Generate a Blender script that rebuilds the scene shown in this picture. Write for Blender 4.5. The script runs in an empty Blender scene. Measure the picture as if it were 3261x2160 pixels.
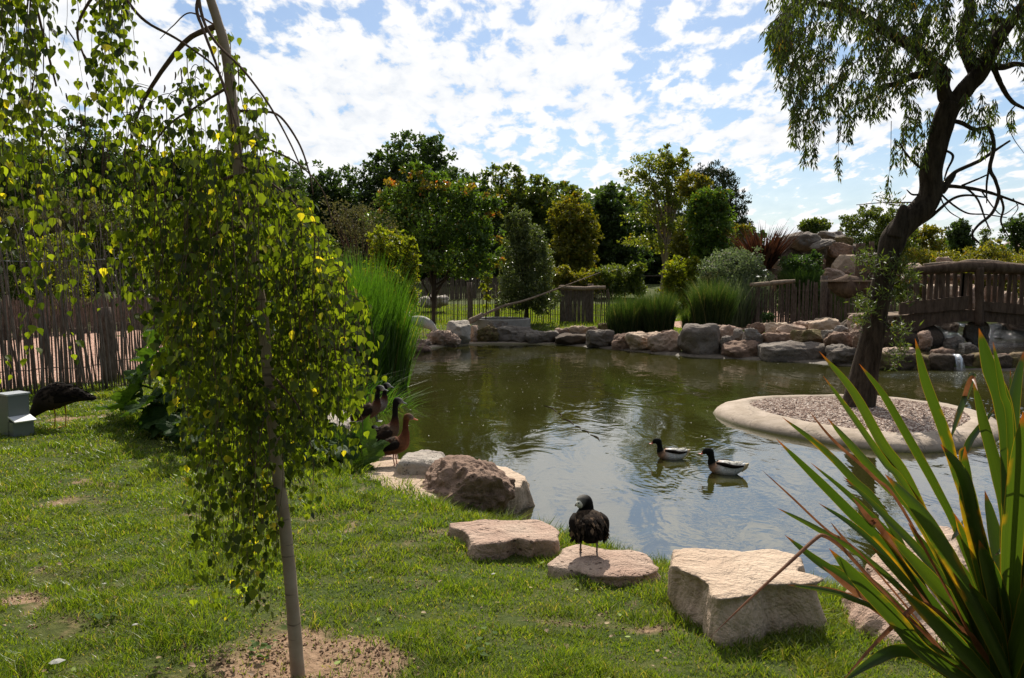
import bpy, bmesh, math
import numpy as np
from mathutils import Vector, Matrix
R = math.radians
SC = bpy.context.scene
COL = SC.collection
# ------------------------------------------------------------------ camera
F = 1822.0                      # focal length in pixels of a 2367 px wide picture
CU, CV, HZ, CH = 1183.5, 784.0, 640.0, 2.3
PITCH = math.atan((CV - HZ) / F)
cam_d = bpy.data.cameras.new('camera'); cam = bpy.data.objects.new('camera', cam_d); COL.objects.link(cam)
cam.location = (0, 0, CH); cam.rotation_euler = (R(90) - PITCH, 0, 0)
cam_d.sensor_width = 36; cam_d.lens = 36 * F / 2367; cam_d.clip_end = 6000; cam_d.clip_start = 0.05
SC.camera = cam
# ------------------------------------------------------------------ light
SUN_EL, SUN_AZ = R(44), R(5)
sv = Vector((math.sin(SUN_AZ) * math.cos(SUN_EL), math.cos(SUN_AZ) * math.cos(SUN_EL), math.sin(SUN_EL)))
ld = bpy.data.lights.new('sun', 'SUN'); ld.energy = 5.0; ld.angle = R(0.5); ld.color = (1, .93, .82)
lo = bpy.data.objects.new('sun', ld); COL.objects.link(lo); lo.rotation_euler = sv.to_track_quat('Z', 'Y').to_euler()
wd = bpy.data.worlds.new('World'); SC.world = wd; wd.use_nodes = True
def build_world():
    nt = wd.node_tree; N = nt.nodes; L = nt.links
    for n in list(N): N.remove(n)
    out = N.new('ShaderNodeOutputWorld'); bg = N.new('ShaderNodeBackground'); L.new(bg.outputs[0], out.inputs[0])
    sky = N.new('ShaderNodeTexSky'); sky.sky_type = 'NISHITA'; sky.sun_disc = False
    sky.sun_elevation = SUN_EL; sky.sun_rotation = SUN_AZ; sky.air_density = 1.1; sky.dust_density = .6; sky.ozone_density = 2.5
    tc = N.new('ShaderNodeTexCoord'); sp = N.new('ShaderNodeSeparateXYZ'); L.new(tc.outputs['Generated'], sp.inputs[0])
    def m(op, a, b=None, c=None, clamp=False):
        n = N.new('ShaderNodeMath'); n.operation = op; n.use_clamp = clamp
        for i, x in enumerate((a, b, c)):
            if x is None: continue
            if isinstance(x, (int, float)): n.inputs[i].default_value = x
            else: L.new(x, n.inputs[i])
        return n.outputs[0]
    z = m('ADD', m('MAXIMUM', sp.outputs[2], 0.0), 0.24)
    px = m('DIVIDE', sp.outputs[0], z); py = m('DIVIDE', sp.outputs[1], z)
    cb = N.new('ShaderNodeCombineXYZ'); L.new(px, cb.inputs[0]); L.new(py, cb.inputs[1])
    def noise(scale, det, rough, off, dist=0, sx=1, sy=1):
        mp = N.new('ShaderNodeMapping'); L.new(cb.outputs[0], mp.inputs[0]); mp.inputs['Location'].default_value = off; mp.inputs['Scale'].default_value = (sx, sy, 1)
        n = N.new('ShaderNodeTexNoise'); n.inputs['Scale'].default_value = scale; n.inputs['Detail'].default_value = det
        n.inputs['Roughness'].default_value = rough; n.inputs['Distortion'].default_value = dist
        L.new(mp.outputs[0], n.inputs['Vector']); return n.outputs[0]
    n1 = noise(1.3, 4, .55, (3.1, 7.7, 0), .3, 1, .9); n2 = noise(13.5, 6, .56, (11, 2, 0), .25, 1.0, .62); n3 = noise(24, 4, .6, (1, 5, 0), .2, 1.0, .7)
    s = m('ADD', m('ADD', m('MULTIPLY', n1, .40), m('MULTIPLY', n2, .52)), m('MULTIPLY', n3, .17))
    s = m('ADD', s, m('MULTIPLY', sp.outputs[0], -.05))
    mr = N.new('ShaderNodeMapRange'); mr.interpolation_type = 'SMOOTHSTEP'; L.new(s, mr.inputs[0])
    mr.inputs[1].default_value = .474; mr.inputs[2].default_value = .555; mask = mr.outputs[0]
    # thin milky veil close to the horizon
    hz = N.new('ShaderNodeMapRange'); L.new(sp.outputs[2], hz.inputs[0]); hz.inputs[1].default_value = .0; hz.inputs[2].default_value = .16
    hz.inputs[3].default_value = .55; hz.inputs[4].default_value = .10
    mask = m('MAXIMUM', mask, hz.outputs[0])
    cr = N.new('ShaderNodeValToRGB'); L.new(n2, cr.inputs[0])
    cr.color_ramp.elements[0].position = .3; cr.color_ramp.elements[0].color = (.76, .80, .86, 1)
    cr.color_ramp.elements[1].position = .62; cr.color_ramp.elements[1].color = (1.0, 1.0, 1.0, 1)
    sc_ = N.new('ShaderNodeVectorMath'); sc_.operation = 'SCALE'; L.new(sky.outputs[0], sc_.inputs[0]); sc_.inputs['Scale'].default_value = .085
    tint = N.new('ShaderNodeVectorMath'); tint.operation = 'MULTIPLY'; L.new(sc_.outputs[0], tint.inputs[0]); tint.inputs[1].default_value = (.95, 1.05, 1.15)
    mx = N.new('ShaderNodeMix'); mx.data_type = 'RGBA'; L.new(mask, mx.inputs[0]); L.new(tint.outputs[0], mx.inputs[6]); L.new(cr.outputs[0], mx.inputs[7])
    # clouds are dimmed away from the sun to cut the ambient light from behind
    dv = N.new('ShaderNodeVectorMath'); dv.operation = 'DOT_PRODUCT'; L.new(tc.outputs['Generated'], dv.inputs[0]); dv.inputs[1].default_value = tuple(sv)
    fs = N.new('ShaderNodeMapRange'); fs.interpolation_type = 'SMOOTHSTEP'; L.new(dv.outputs['Value'], fs.inputs[0]); fs.inputs[1].default_value = -.2; fs.inputs[2].default_value = .70; fs.inputs[3].default_value = .14; fs.inputs[4].default_value = 1.0
    cs = N.new('ShaderNodeVectorMath'); cs.operation = 'SCALE'; L.new(cr.outputs[0], cs.inputs[0]); L.new(fs.outputs[0], cs.inputs['Scale']); L.new(cs.outputs[0], mx.inputs[7])
    L.new(mx.outputs[2], bg.inputs[0]); bg.inputs[1].default_value = .81
build_world()
SC.view_settings.view_transform = 'Standard'; SC.view_settings.look = 'None'
SC.view_settings.exposure = 0.40; SC.view_settings.gamma = 1
SC.render.engine = 'CYCLES'
cy = SC.cycles; cy.max_bounces = 7; cy.diffuse_bounces = 3; cy.glossy_bounces = 3; cy.transmission_bounces = 4; cy.transparent_max_bounces = 6
cy.sample_clamp_indirect = 6; cy.use_denoising = True; cy.caustics_reflective = False; cy.caustics_refractive = False
# ------------------------------------------------------------------ pixel -> world
def ray(u, v):
    xc = (u - CU) / F; yc = (CV - v) / F; c, s = math.cos(PITCH), math.sin(PITCH)
    return Vector((xc, c + yc * s, -s + yc * c))
def W(u, v, z=0.0):
    r = ray(u, v); t = (z - CH) / r.z; return Vector((r.x * t, r.y * t, z))
def D(u, v, y):
    r = ray(u, v); t = y / r.y; return Vector((r.x * t, y, CH + r.z * t))
def win(x0, y0, s):
    k = 2367 / 3261
    return lambda x, y: ((x0 + x / s) * k, (y0 + y / s) * k)
Z3 = win(1000, 350, 2.091); Z4 = win(1900, 350, 1.7425); Z5 = win(2400, 650, 1.9605); Z6 = win(2300, 1000, 1.3517)
ZA = win(1250, 950, 3.156); ZB = win(2250, 950, 3.945); ZC = win(2750, 780, 3.3366); ZD = win(2350, 700, 4.3036)
ZG = win(1080, 1180, 4.9); ZR = win(1400, 1550, 2.57); ZN = win(1000, 1100, 2.412); Z8 = win(2400, 0, 1.9605); Z1 = win(0, 0, 1.452); ZL = win(0, 750, 2.613)
# ------------------------------------------------------------------ noise
def _h(i, j, k):
    x = np.sin(i * 127.1 + j * 311.7 + k * 74.7) * 43758.5453
    return x - np.floor(x)
def vnoise(P):
    P = np.asarray(P, float); I = np.floor(P); f = P - I; f = f * f * (3 - 2 * f); i, j, k = I[..., 0], I[..., 1], I[..., 2]
    a, b, c = f[..., 0], f[..., 1], f[..., 2]; r = 0
    for dx in (0, 1):
        for dy in (0, 1):
            for dz in (0, 1):
                r = r + _h(i + dx, j + dy, k + dz) * (a if dx else 1 - a) * (b if dy else 1 - b) * (c if dz else 1 - c)
    return r * 2 - 1
def fbm(P, o=4, g=.5):
    P = np.asarray(P, float); r = 0; a = 1
    for q in range(o): r = r + a * vnoise(P * 2 ** q + q * 17.3); a *= g
    return r
def n2d(x, y, s, off=0, o=3): return fbm(np.stack([np.asarray(x) * s + off, np.asarray(y) * s + off * .7, np.zeros_like(x) + off], -1), o)
sm = lambda t: (lambda q: q * q * (3 - 2 * q))(np.clip(t, 0, 1))
# ------------------------------------------------------------------ tags / mesh helpers
def tag(o, label=None, cat=None, group=None, kind=None):
    if label: o['label'] = label
    if cat: o['category'] = cat
    if group: o['group'] = group
    if kind: o['kind'] = kind
    return o
def empty(name, loc=(0, 0, 0), label=None, cat=None, group=None):
    o = bpy.data.objects.new(name, None); COL.objects.link(o); o.location = loc; o.empty_display_size = .1
    return tag(o, label, cat, group)
def link(name, me, mat=None, parent=None, smooth=False):
    o = bpy.data.objects.new(name, me); COL.objects.link(o)
    if mat is not None:
        for m_ in (mat if isinstance(mat, (list, tuple)) else [mat]): me.materials.append(m_)
    me.polygons.foreach_set('use_smooth', np.full(len(me.polygons), bool(smooth)))
    if parent is not None: o.parent = parent; o.matrix_parent_inverse = Matrix.Translation(parent.location).inverted()
    return o
def mesh_np(name, V, Fs, mat=None, parent=None, smooth=False, uv=None, attr=None):
    """V (n,3); Fs (m,k) array, or list of such arrays"""
    V = np.asarray(V, np.float32); Fs = Fs if isinstance(Fs, list) else [Fs]; Fs = [np.asarray(f, np.int32) for f in Fs if len(f)]
    me = bpy.data.meshes.new(name); me.vertices.add(len(V)); me.vertices.foreach_set('co', V.ravel())
    idx = np.concatenate([f.ravel() for f in Fs]); tot = np.concatenate([np.full(len(f), f.shape[1], np.int32) for f in Fs])
    me.loops.add(len(idx)); me.loops.foreach_set('vertex_index', idx)
    me.polygons.add(len(tot)); me.polygons.foreach_set('loop_start', (np.cumsum(tot) - tot).astype(np.int32)); me.polygons.foreach_set('loop_total', tot)
    me.update(calc_edges=True)
    if uv is not None:
        l = me.uv_layers.new(name='UVMap'); l.data.foreach_set('uv', np.asarray(uv, np.float32)[idx].ravel())
    if attr is not None:
        for k, a in attr.items():
            a = np.asarray(a, np.float32)
            if a.ndim == 1: at = me.attributes.new(k, 'FLOAT', 'POINT'); at.data.foreach_set('value', a)
            else:
                at = me.color_attributes.new(k, 'FLOAT_COLOR', 'POINT')
                if a.shape[1] == 3: a = np.concatenate([a, np.ones((len(a), 1), np.float32)], 1)
                at.data.foreach_set('color', a.ravel())
    return link(name, me, mat, parent, smooth)
def catmull(P, n):
    P = np.asarray(P, float)
    if len(P) < 3: return np.stack([P[0] + (P[-1] - P[0]) * t for t in np.linspace(0, 1, n)])
    Q = np.vstack([2 * P[0] - P[1], P, 2 * P[-1] - P[-2]]); out = []
    for t in np.linspace(0, len(P) - 1, n):
        i = min(int(t), len(P) - 2); f = t - i; a, b, c, d = Q[i:i + 4]
        out.append(.5 * (2 * b + (c - a) * f + (2 * a - 5 * b + 4 * c - d) * f * f + (3 * b - a - 3 * c + d) * f ** 3))
    return np.array(out)
class MB:
    """collects shapes and links them as ONE mesh object"""
    def __init__(s): s.V = []; s.Q = []; s.T = []; s.n = 0; s.C = []; s.UV = []
    def add(s, V, Q=None, T=None, C=None, UV=None):
        V = np.asarray(V, float); s.V.append(V)
        if Q is not None and len(Q): s.Q.append(np.asarray(Q) + s.n)
        if T is not None and len(T): s.T.append(np.asarray(T) + s.n)
        s.C.append(np.zeros((len(V), 3)) if C is None else np.broadcast_to(np.asarray(C, float), (len(V), 3)))
        s.UV.append(np.zeros((len(V), 2)) if UV is None else UV); s.n += len(V); return s
    def tube(s, P, r, sides=8, n=None, lat=None, rl=None, col=None, wob=0, seed=0):
        P = np.asarray([tuple(p) for p in P], float); n = n or (len(P) if len(P) < 3 else (len(P) - 1) * 4 + 1)
        tt = np.linspace(0, 1, len(P)); t = np.linspace(0, 1, n)
        r = np.asarray(r, float) if np.ndim(r) else np.full(len(P), float(r)); C = catmull(P, n)
        rr = np.interp(t, np.linspace(0, 1, len(r)), r); r2 = rr if rl is None else np.interp(t, np.linspace(0, 1, len(rl)), np.asarray(rl, float))
        T = np.gradient(C, axis=0); T /= np.linalg.norm(T, axis=1)[:, None] + 1e-9
        if lat is None:
            lat = np.cross(T[0], (0, 0, 1)) if abs(T[0][2]) < .9 else np.cross(T[0], (0, 1, 0))
        A = np.zeros_like(T); a = np.asarray(lat, float)
        for i in range(n):
            a = a - T[i] * a.dot(T[i]); a = a / (np.linalg.norm(a) + 1e-9); A[i] = a
        B = np.cross(T, A); th = np.linspace(0, 2 * math.pi, sides, endpoint=False)
        V = C[:, None] + A[:, None] * (np.cos(th)[None, :, None] * r2[:, None, None]) + B[:, None] * (np.sin(th)[None, :, None] * rr[:, None, None])
        V = V.reshape(-1, 3)
        if wob: 
            ctr = np.repeat(C, sides, 0); k = 1 + wob * fbm(V * (1.2 / max(rr.max(), .01)) * .6 + seed, 3); V = ctr + (V - ctr) * k[:, None]
        i = np.arange(n - 1)[:, None] * sides; j = np.arange(sides)[None]; jn = (j + 1) % sides
        Q = np.stack([i + j, i + jn, i + sides + jn, i + sides + j], -1).reshape(-1, 4)
        V = np.vstack([V, C[:1], C[-1:]]); k0, k1 = len(V) - 2, len(V) - 1; jj = np.arange(sides); jn1 = (jj + 1) % sides
        Tn = np.vstack([np.stack([np.full(sides, k0), jn1, jj], 1), np.stack([np.full(sides, k1), (n - 1) * sides + jj, (n - 1) * sides + jn1], 1)])
        Cc = None
        if col is not None:
            col = np.asarray(col, float); cc = np.stack([np.interp(t, np.linspace(0, 1, len(col)), col[:, k]) for k in range(3)], 1)
            Cc = np.vstack([np.repeat(cc, sides, 0), cc[:1], cc[-1:]])
        return s.add(V, Q, Tn, Cc)
    def box(s, c, d, rot=0, taper=1, ax=None):
        x, y, z = [k / 2 for k in d]; V = np.array([(a * x * (taper if e > 0 else 1), b * y * (taper if e > 0 else 1), e * z) for e in (-1, 1) for a, b in ((-1, -1), (1, -1), (1, 1), (-1, 1))])
        M = np.array(Matrix.Rotation(rot, 3, 'Z') if ax is None else ax); V = V @ M.T + np.asarray(tuple(c))
        return s.add(V, [(3, 2, 1, 0), (4, 5, 6, 7), (0, 1, 5, 4), (1, 2, 6, 5), (2, 3, 7, 6), (3, 0, 4, 7)])
    def scatter(s, tv, tf, P, A, N_, S, C=None):
        """copies of a small template: A = length axis (n,3), N_ = rough normal, S scale (n,) or (n,3)"""
        tv = np.asarray(tv, float); tf = np.asarray(tf); n = len(P); A = A / (np.linalg.norm(A, axis=1)[:, None] + 1e-9)
        X = np.cross(A, N_); X /= np.linalg.norm(X, axis=1)[:, None] + 1e-9; Zn = np.cross(X, A)
        S = np.asarray(S, float); S = np.repeat(S[:, None], 3, 1) if S.ndim == 1 else S
        V = P[:, None] + (tv[None, :, 0, None] * S[:, None, 0, None]) * X[:, None] + (tv[None, :, 1, None] * S[:, None, 1, None]) * A[:, None] + (tv[None, :, 2, None] * S[:, None, 2, None]) * Zn[:, None]
        Fi = (np.arange(n)[:, None, None] * len(tv) + tf[None]).reshape(-1, tf.shape[1])
        C2 = None if C is None else np.repeat(C, len(tv), 0)
        return s.add(V.reshape(-1, 3), Fi if tf.shape[1] == 4 else None, Fi if tf.shape[1] == 3 else None, C2)
    def build(s, name, mat, parent=None, smooth=False, col=False, uv=False):
        if not s.n: return None
        return mesh_np(name, np.vstack(s.V), [np.vstack(x) for x in (s.Q, s.T) if x], mat, parent, smooth,
                       np.vstack(s.UV) if uv else None, {'Col': np.vstack(s.C)} if col else None)
def rnd(seed): return np.random.default_rng(seed)
def unit(r, n):
    v = r.normal(size=(n, 3)); return v / np.linalg.norm(v, axis=1)[:, None]
# ------------------------------------------------------------------ materials
class NT:
    def __init__(s, name):
        s.m = bpy.data.materials.new(name); s.m.use_nodes = True; s.t = s.m.node_tree; s.N = s.t.nodes; s.L = s.t.links
        for n in list(s.N): s.N.remove(n)
        s.out = s.N.new('ShaderNodeOutputMaterial')
    def n(s, typ, **k):
        n = s.N.new('ShaderNode' + typ)
        for a, b in k.items():
            if a.startswith('i_'): 
                a = a[2:].replace('_', ' '); 
                if a.isdigit(): a = int(a)
                if hasattr(b, 'links') or isinstance(b, bpy.types.NodeSocket): s.L.new(b, n.inputs[a])
                else: n.inputs[a].default_value = b
            else: setattr(n, a, b)
        return n
    def pos(s): return s.n('NewGeometry').outputs['Position']
    def noise(s, scale, det=4, rough=.55, vec=None, dist=0):
        k = s.n('TexNoise', i_Scale=scale, i_Detail=det, i_Roughness=rough, i_Distortion=dist); s.L.new(vec if vec is not None else s.pos(), k.inputs['Vector']); return k.outputs[0]
    def ramp(s, fac, *st):
        r = s.n('ValToRGB'); s.L.new(fac, r.inputs[0]); e = r.color_ramp.elements
        while len(e) < len(st): e.new(.5)
        for q, (p, c) in zip(e, st): q.position = p; q.color = (*c, 1) if len(c) == 3 else c
        return r.outputs[0]
    def rng(s, fac, a, b, c=0, d=1):
        r = s.n('MapRange'); s.L.new(fac, r.inputs[0])
        for i, x in enumerate((a, b, c, d)): r.inputs[i + 1].default_value = x
        return r.outputs[0]
    def mix(s, fac, a, b, blend='MIX'):
        m = s.n('Mix', data_type='RGBA', blend_type=blend)
        for i, x in ((0, fac), (6, a), (7, b)):
            if isinstance(x, bpy.types.NodeSocket): s.L.new(x, m.inputs[i])
            else: m.inputs[i].default_value = x if i == 0 else (*x, 1)
        return m.outputs[2]
    def math(s, op, a, b=0):
        m = s.n('Math', operation=op)
        for i, x in enumerate((a, b)):
            if isinstance(x, bpy.types.NodeSocket): s.L.new(x, m.inputs[i])
            else: m.inputs[i].default_value = x
        return m.outputs[0]
    def bump(s, h, st=.3, dist=.02):
        b = s.n('Bump', i_Strength=st, i_Distance=dist); s.L.new(h, b.inputs['Height']); return b.outputs[0]
    def fin(s, col, rough=.7, normal=None, spec=.5, trans=0, tcol=None, metal=0, **k):
        p = s.n('BsdfPrincipled')
        def st(nm, x):
            if isinstance(x, bpy.types.NodeSocket): s.L.new(x, p.inputs[nm])
            else: p.inputs[nm].default_value = (*x, 1) if isinstance(x, tuple) else x
        st('Base Color', col); st('Roughness', rough); st('Specular IOR Level', spec); st('Metallic', metal)
        for a, b in k.items(): st(a.replace('_', ' '), b)
        if normal is not None: s.L.new(normal, p.inputs['Normal'])
        res = p.outputs[0]
        if trans:
            t = s.n('BsdfTranslucent'); tc = tcol if tcol is not None else col
            if isinstance(tc, bpy.types.NodeSocket): s.L.new(tc, t.inputs[0])
            else: t.inputs[0].default_value = (*tc, 1)
            if normal is not None: s.L.new(normal, t.inputs['Normal'])
            mx = s.n('MixShader'); mx.inputs[0].default_value = trans; s.L.new(res, mx.inputs[1]); s.L.new(t.outputs[0], mx.inputs[2]); res = mx.outputs[0]
        s.L.new(res, s.out.inputs[0]); return s.m
def leaf_mat(name, dark, light, odd=None, oddp=.96, trans=.45, tmul=(1.5, 1.5, .55), rough=.45, big=.35, spec=.5):
    t = NT(name); ri = t.n('NewGeometry').outputs['Random Per Island']
    c = t.mix(ri, dark, light); nz = t.rng(t.noise(big, 2), .35, .65); c = t.mix(nz, t.mix(.5, c, dark), c)
    if odd:
        h = t.math('FRACT', t.math('MULTIPLY', ri, 37.7)); c = t.mix(t.rng(h, oddp, oddp + .01), c, odd)
    tc = t.mix(1.0, c, tmul, 'MULTIPLY')
    return t.fin(c, rough, spec=spec, trans=trans, tcol=tc)
def bark_mat(name, a, b, scale=18, st=.6):
    t = NT(name); mp = t.n('Mapping', i_Scale=(1, 1, .25)); t.L.new(t.pos(), mp.inputs[0]); n = t.noise(scale, 6, .65, mp.outputs[0])
    return t.fin(t.ramp(n, (.3, a), (.7, b)), .95, t.bump(n, st, .03), .05)
def rock_mat(name, a, b, stain=(.12, .09, .06), pit=0.0, scale=1.0, lichen=None):
    t = NT(name); n1 = t.noise(2.2 * scale, 6, .6); n2 = t.noise(14 * scale, 6, .65); n3 = t.noise(60 * scale, 3, .6)
    c = t.mix(t.rng(n1, .35, .65), a, b); c = t.mix(t.rng(n2, .56, .74, 0, .65), c, stain); c = t.mix(t.rng(n3, .3, .7, 0, .3), c, tuple(x * .55 for x in b))
    if lichen: c = t.mix(t.rng(t.noise(5 * scale, 5, .7), .56, .66, 0, .8), c, lichen)
    h = t.math('ADD', t.math('MULTIPLY', n2, .7), t.math('MULTIPLY', n3, .35))
    if pit:
        v = t.n('TexVoronoi', i_Scale=22.0 * scale); t.L.new(t.pos(), v.inputs['Vector'])
        pt = t.math('MULTIPLY', t.rng(v.outputs[0], .12, .38), t.rng(t.noise(5 * scale, 2), .45, .5)); 
        pm = t.rng(v.outputs[0], .1, .3, pit, 0); pm = t.math('MULTIPLY', pm, t.rng(t.noise(4 * scale, 3), .47, .58)); c = t.mix(pm, c, stain); h = t.math('SUBTRACT', h, t.math('MULTIPLY', pm, .8))
    return t.fin(c, .9, t.bump(t.math('ADD', h, t.math('MULTIPLY', t.noise(5 * scale, 4, .6, None, 1.2), 1.1)), .9, .05), .15)
def plain(name, c, rough=.6, spec=.5, metal=0, nscale=0, c2=None):
    t = NT(name); nm = None; col = c
    if nscale: n = t.noise(nscale, 5); nm = t.bump(n, .35, .01); col = t.mix(t.rng(n, .35, .65), c, c2 or tuple(x * .6 for x in c))
    return t.fin(col, rough, nm, spec, metal=metal)
def attr_mat(name, rough=.6, nscale=60, spec=.3, st=.5, var=.35):
    t = NT(name); a = t.n('Attribute', attribute_name='Col').outputs[0]; n = t.noise(nscale, 4, .6)
    c = t.mix(t.rng(n, .35, .65, 0, var), a, (0.01, .008, .006)); return t.fin(c, rough, t.bump(n, st, .006), spec)
M = {}
M['rock_pink'] = rock_mat('rock_pink', (.52, .40, .31), (.43, .29, .22), (.17, .10, .07), .8)
M['rock_cream'] = rock_mat('rock_cream', (.60, .47, .35), (.50, .37, .27), (.26, .17, .11), 0, .8)
M['rock_grey'] = rock_mat('rock_grey', (.27, .235, .20), (.19, .155, .13), (.08, .06, .045), .3, .8)
M['rock_brown'] = rock_mat('rock_brown', (.33, .22, .16), (.24, .16, .12), (.08, .05, .03), .6, 1.2)
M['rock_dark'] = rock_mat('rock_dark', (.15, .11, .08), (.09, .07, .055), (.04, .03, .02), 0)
M['rock_moss'] = rock_mat('rock_moss', (.24, .17, .11), (.16, .13, .05), (.08, .07, .02), .5, 1.4, (.11, .13, .03))
M['rock_white'] = rock_mat('rock_white', (.62, .56, .48), (.45, .39, .33), (.2, .17, .13), .7, 1.5)
M['rock_lichen'] = rock_mat('rock_lichen', (.32, .28, .25), (.24, .20, .17), (.1, .08, .06), .2, 1.2, (.42, .43, .40))
M['bark_willow'] = bark_mat('bark_willow', (.018, .014, .011), (.085, .066, .05), 14, 1)
M['bark_dark'] = bark_mat('bark_dark', (.03, .024, .018), (.09, .07, .05), 10)
M['twig'] = bark_mat('twig', (.10, .06, .045), (.19, .13, .10), 60, .2)
def birch_bark():
    t = NT('bark_birch'); mp = t.n('Mapping', i_Scale=(3, 3, 26)); t.L.new(t.pos(), mp.inputs[0]); n = t.noise(1.4, 5, .6, mp.outputs[0]); n2 = t.noise(9, 5)
    c = t.mix(t.rng(n2, .3, .7), (.40, .31, .23), (.27, .19, .13)); c = t.mix(t.rng(n, .58, .68), c, (.07, .045, .03)); k = t.noise(2.6, 2); c = t.mix(t.rng(k, .62, .66, 0, .8), c, (.03, .022, .018))
    return t.fin(c, .75, t.bump(n, .5, .004), .35)
M['bark_birch'] = birch_bark()
M['wood_fence'] = bark_mat('wood_fence', (.060, .046, .038), (.22, .175, .145), 30, .4)
M['wood_pale'] = bark_mat('wood_pale', (.20, .15, .11), (.40, .31, .24), 12, .6)
M['wood_bridge'] = bark_mat('wood_bridge', (.06, .04, .03), (.17, .12, .09), 9, .8)
M['cane'] = bark_mat('cane', (.11, .085, .07), (.26, .21, .18), 30, .3)
M['steel'] = plain('steel', (.20, .215, .21), .45, metal=.6); M['steel_lid'] = plain('steel_lid', (.45, .47, .48), .4, metal=.5)
def concrete_mat():
    t = NT('concrete'); P = t.pos(); n = t.noise(3, 6, .65); n2 = t.noise(22, 5, .6); sp = t.n('SeparateXYZ'); t.L.new(P, sp.inputs[0]); v = t.n('TexVoronoi', feature='DISTANCE_TO_EDGE', i_Scale=1.1); d = t.n('VectorMath', operation='ADD'); t.L.new(P, d.inputs[0]); q = t.n('TexNoise', i_Scale=2.5, i_Detail=4); t.L.new(P, q.inputs[0]); t.L.new(q.outputs[1], d.inputs[1]); t.L.new(d.outputs[0], v.inputs['Vector'])
    c = t.mix(t.rng(n, .35, .65), (.44, .36, .29), (.29, .23, .17)); c = t.mix(t.rng(n2, .5, .75, 0, .45), c, (.20, .16, .12)); c = t.mix(t.rng(v.outputs[0], .0, .02, .55, 0), c, (.10, .08, .06))
    c = t.mix(t.rng(t.math('ADD', sp.outputs[2], t.math('MULTIPLY', n, .05)), .035, .075, .9, 0), c, (.13, .12, .06)); return t.fin(c, .85, t.bump(t.math('ADD', n, t.math('MULTIPLY', n2, .4)), .6, .03), .2)
M['concrete'] = concrete_mat()
M['concrete_grey'] = plain('concrete_grey', (.36, .34, .31), .8, .3, nscale=4, c2=(.27, .25, .23))
M['feather'] = attr_mat('feather', .8, 50, .06)
M['black_skin'] = plain('black_skin', (.018, .016, .018), .4)
# ------------------------------------------------------------------ pond outline and terrain
PX = [(2750, 1500), (2367, 1425), (1960, 1385), (1760, 1345), (1530, 1322), (1400, 1290), (1290, 1262), (1180, 1232), (1120, 1190), (1010, 1150), (905, 1090), (850, 1045), (790, 1015), (752, 975),
      (800, 930), (862, 885), (905, 850), (925, 825), (1000, 806), (1100, 797), (1210, 796), (1330, 800), (1420, 808), (1560, 822), (1700, 830), (1850, 838), (1960, 846), (2100, 853), (2367, 858), (3000, 875)]
pond = np.array([tuple(W(u, v))[:2] for u, v in PX]); pond = np.vstack([pond, [(17, 14), (14, 8), (8.5, 5.2)]])
def closed_smooth(P, k=4):
    P = np.vstack([P[-2:], P, P[:2]]); C = catmull(P, (len(P) - 1) * k + 1); return C[2 * k:-(1 * k) - 1]
pond = closed_smooth(pond)
stream = np.array([(9.2, 19.9), (9.6, 22), (10.0, 25), (11.5, 29), (13, 34), (22, 34), (22, 29), (19, 25), (17, 19.9)])
def sdist(P, x, y):
    """signed distance to closed polygon, positive outside"""
    x = np.asarray(x, float); y = np.asarray(y, float); d = np.full(x.shape, 1e9); ins = np.zeros(x.shape, bool)
    for (ax, ay), (bx, by) in zip(P, np.roll(P, -1, 0)):
        ex, ey = bx - ax, by - ay; t = np.clip(((x - ax) * ex + (y - ay) * ey) / (ex * ex + ey * ey + 1e-12), 0, 1)
        d = np.minimum(d, (x - ax - t * ex) ** 2 + (y - ay - t * ey) ** 2)
        if ay != by: ins ^= ((ay > y) != (by > y)) & (x < (bx - ax) * (y - ay) / (by - ay) + ax)
    d = np.sqrt(d); return np.where(ins, -d, d)
def gz(x, y):
    x = np.asarray(x, float); y = np.asarray(y, float); s = sdist(pond, x, y)
    z = np.interp(s, [-2, -.4, 0, .12, .8, 4.5], [-.8, -.3, -.03, .05, .36, .60])
    zf = np.interp(s, [-2, -.4, 0, .12, 1.1, 2.0, 3.0], [-.8, -.3, -.03, .03, .07, .36, .48]); k = sm((y - 17) / 5); z = z * (1 - k) + zf * k
    z = z + .035 * n2d(x, y, .8, 3) * sm(s / .8) + .022 * n2d(x, y, 4.5, 5) * sm(s / .8) * (y < 30)
    far = sm((y - 31) / 32); z = z + 1.25 * far
    z = z + 2.6 * sm((-x - 7 - (y - 28) * .05) / 6) * sm((y - 29) / 20)                 # hillside on the left
    z = z + 1.9 * np.exp(-(((x - 12.5) / 3.6) ** 2 + ((y - 34) / 2.8) ** 2))              # mound under the rock pile
    t = sdist(stream, x, y); z = np.where(t < 0, np.minimum(z, .30 + np.clip(t, -.4, 0)), z)
    z = z + .25 * n2d(x, y, .01, 9) * sm((y - 80) / 60)
    return z
def g1(x, y): return float(gz(np.array([x]), np.array([y]))[0])
def soil_mask(x, y):
    m_ = n2d(x, y, 6.0, 21, 4) * .42 + n2d(x, y, 1.6, 8, 4) * .30 + .02
    for (u, v, r, a) in ((760, 1520, .30, .52), (600, 1500, .25, .45), (880, 1540, .30, .45), (700, 1440, .2, .4), (30, 1400, .16, .4), (520, 1120, .35, .5), (190, 965, .35, .6), (620, 1560, .25, .6), (190, 1210, .16, .4), (80, 1330, .12, .4)):
        p = W(u, v, .55); m_ = m_ + a * np.exp(-((x - p.x) ** 2 + ((y - p.y) * 1.0) ** 2) / r ** 2)
    return m_
def axis(segs):
    out = []
    for a, b, st in segs: out.append(np.arange(a, b, st))
    return np.concatenate(out + [np.array([segs[-1][1]])])
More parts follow.
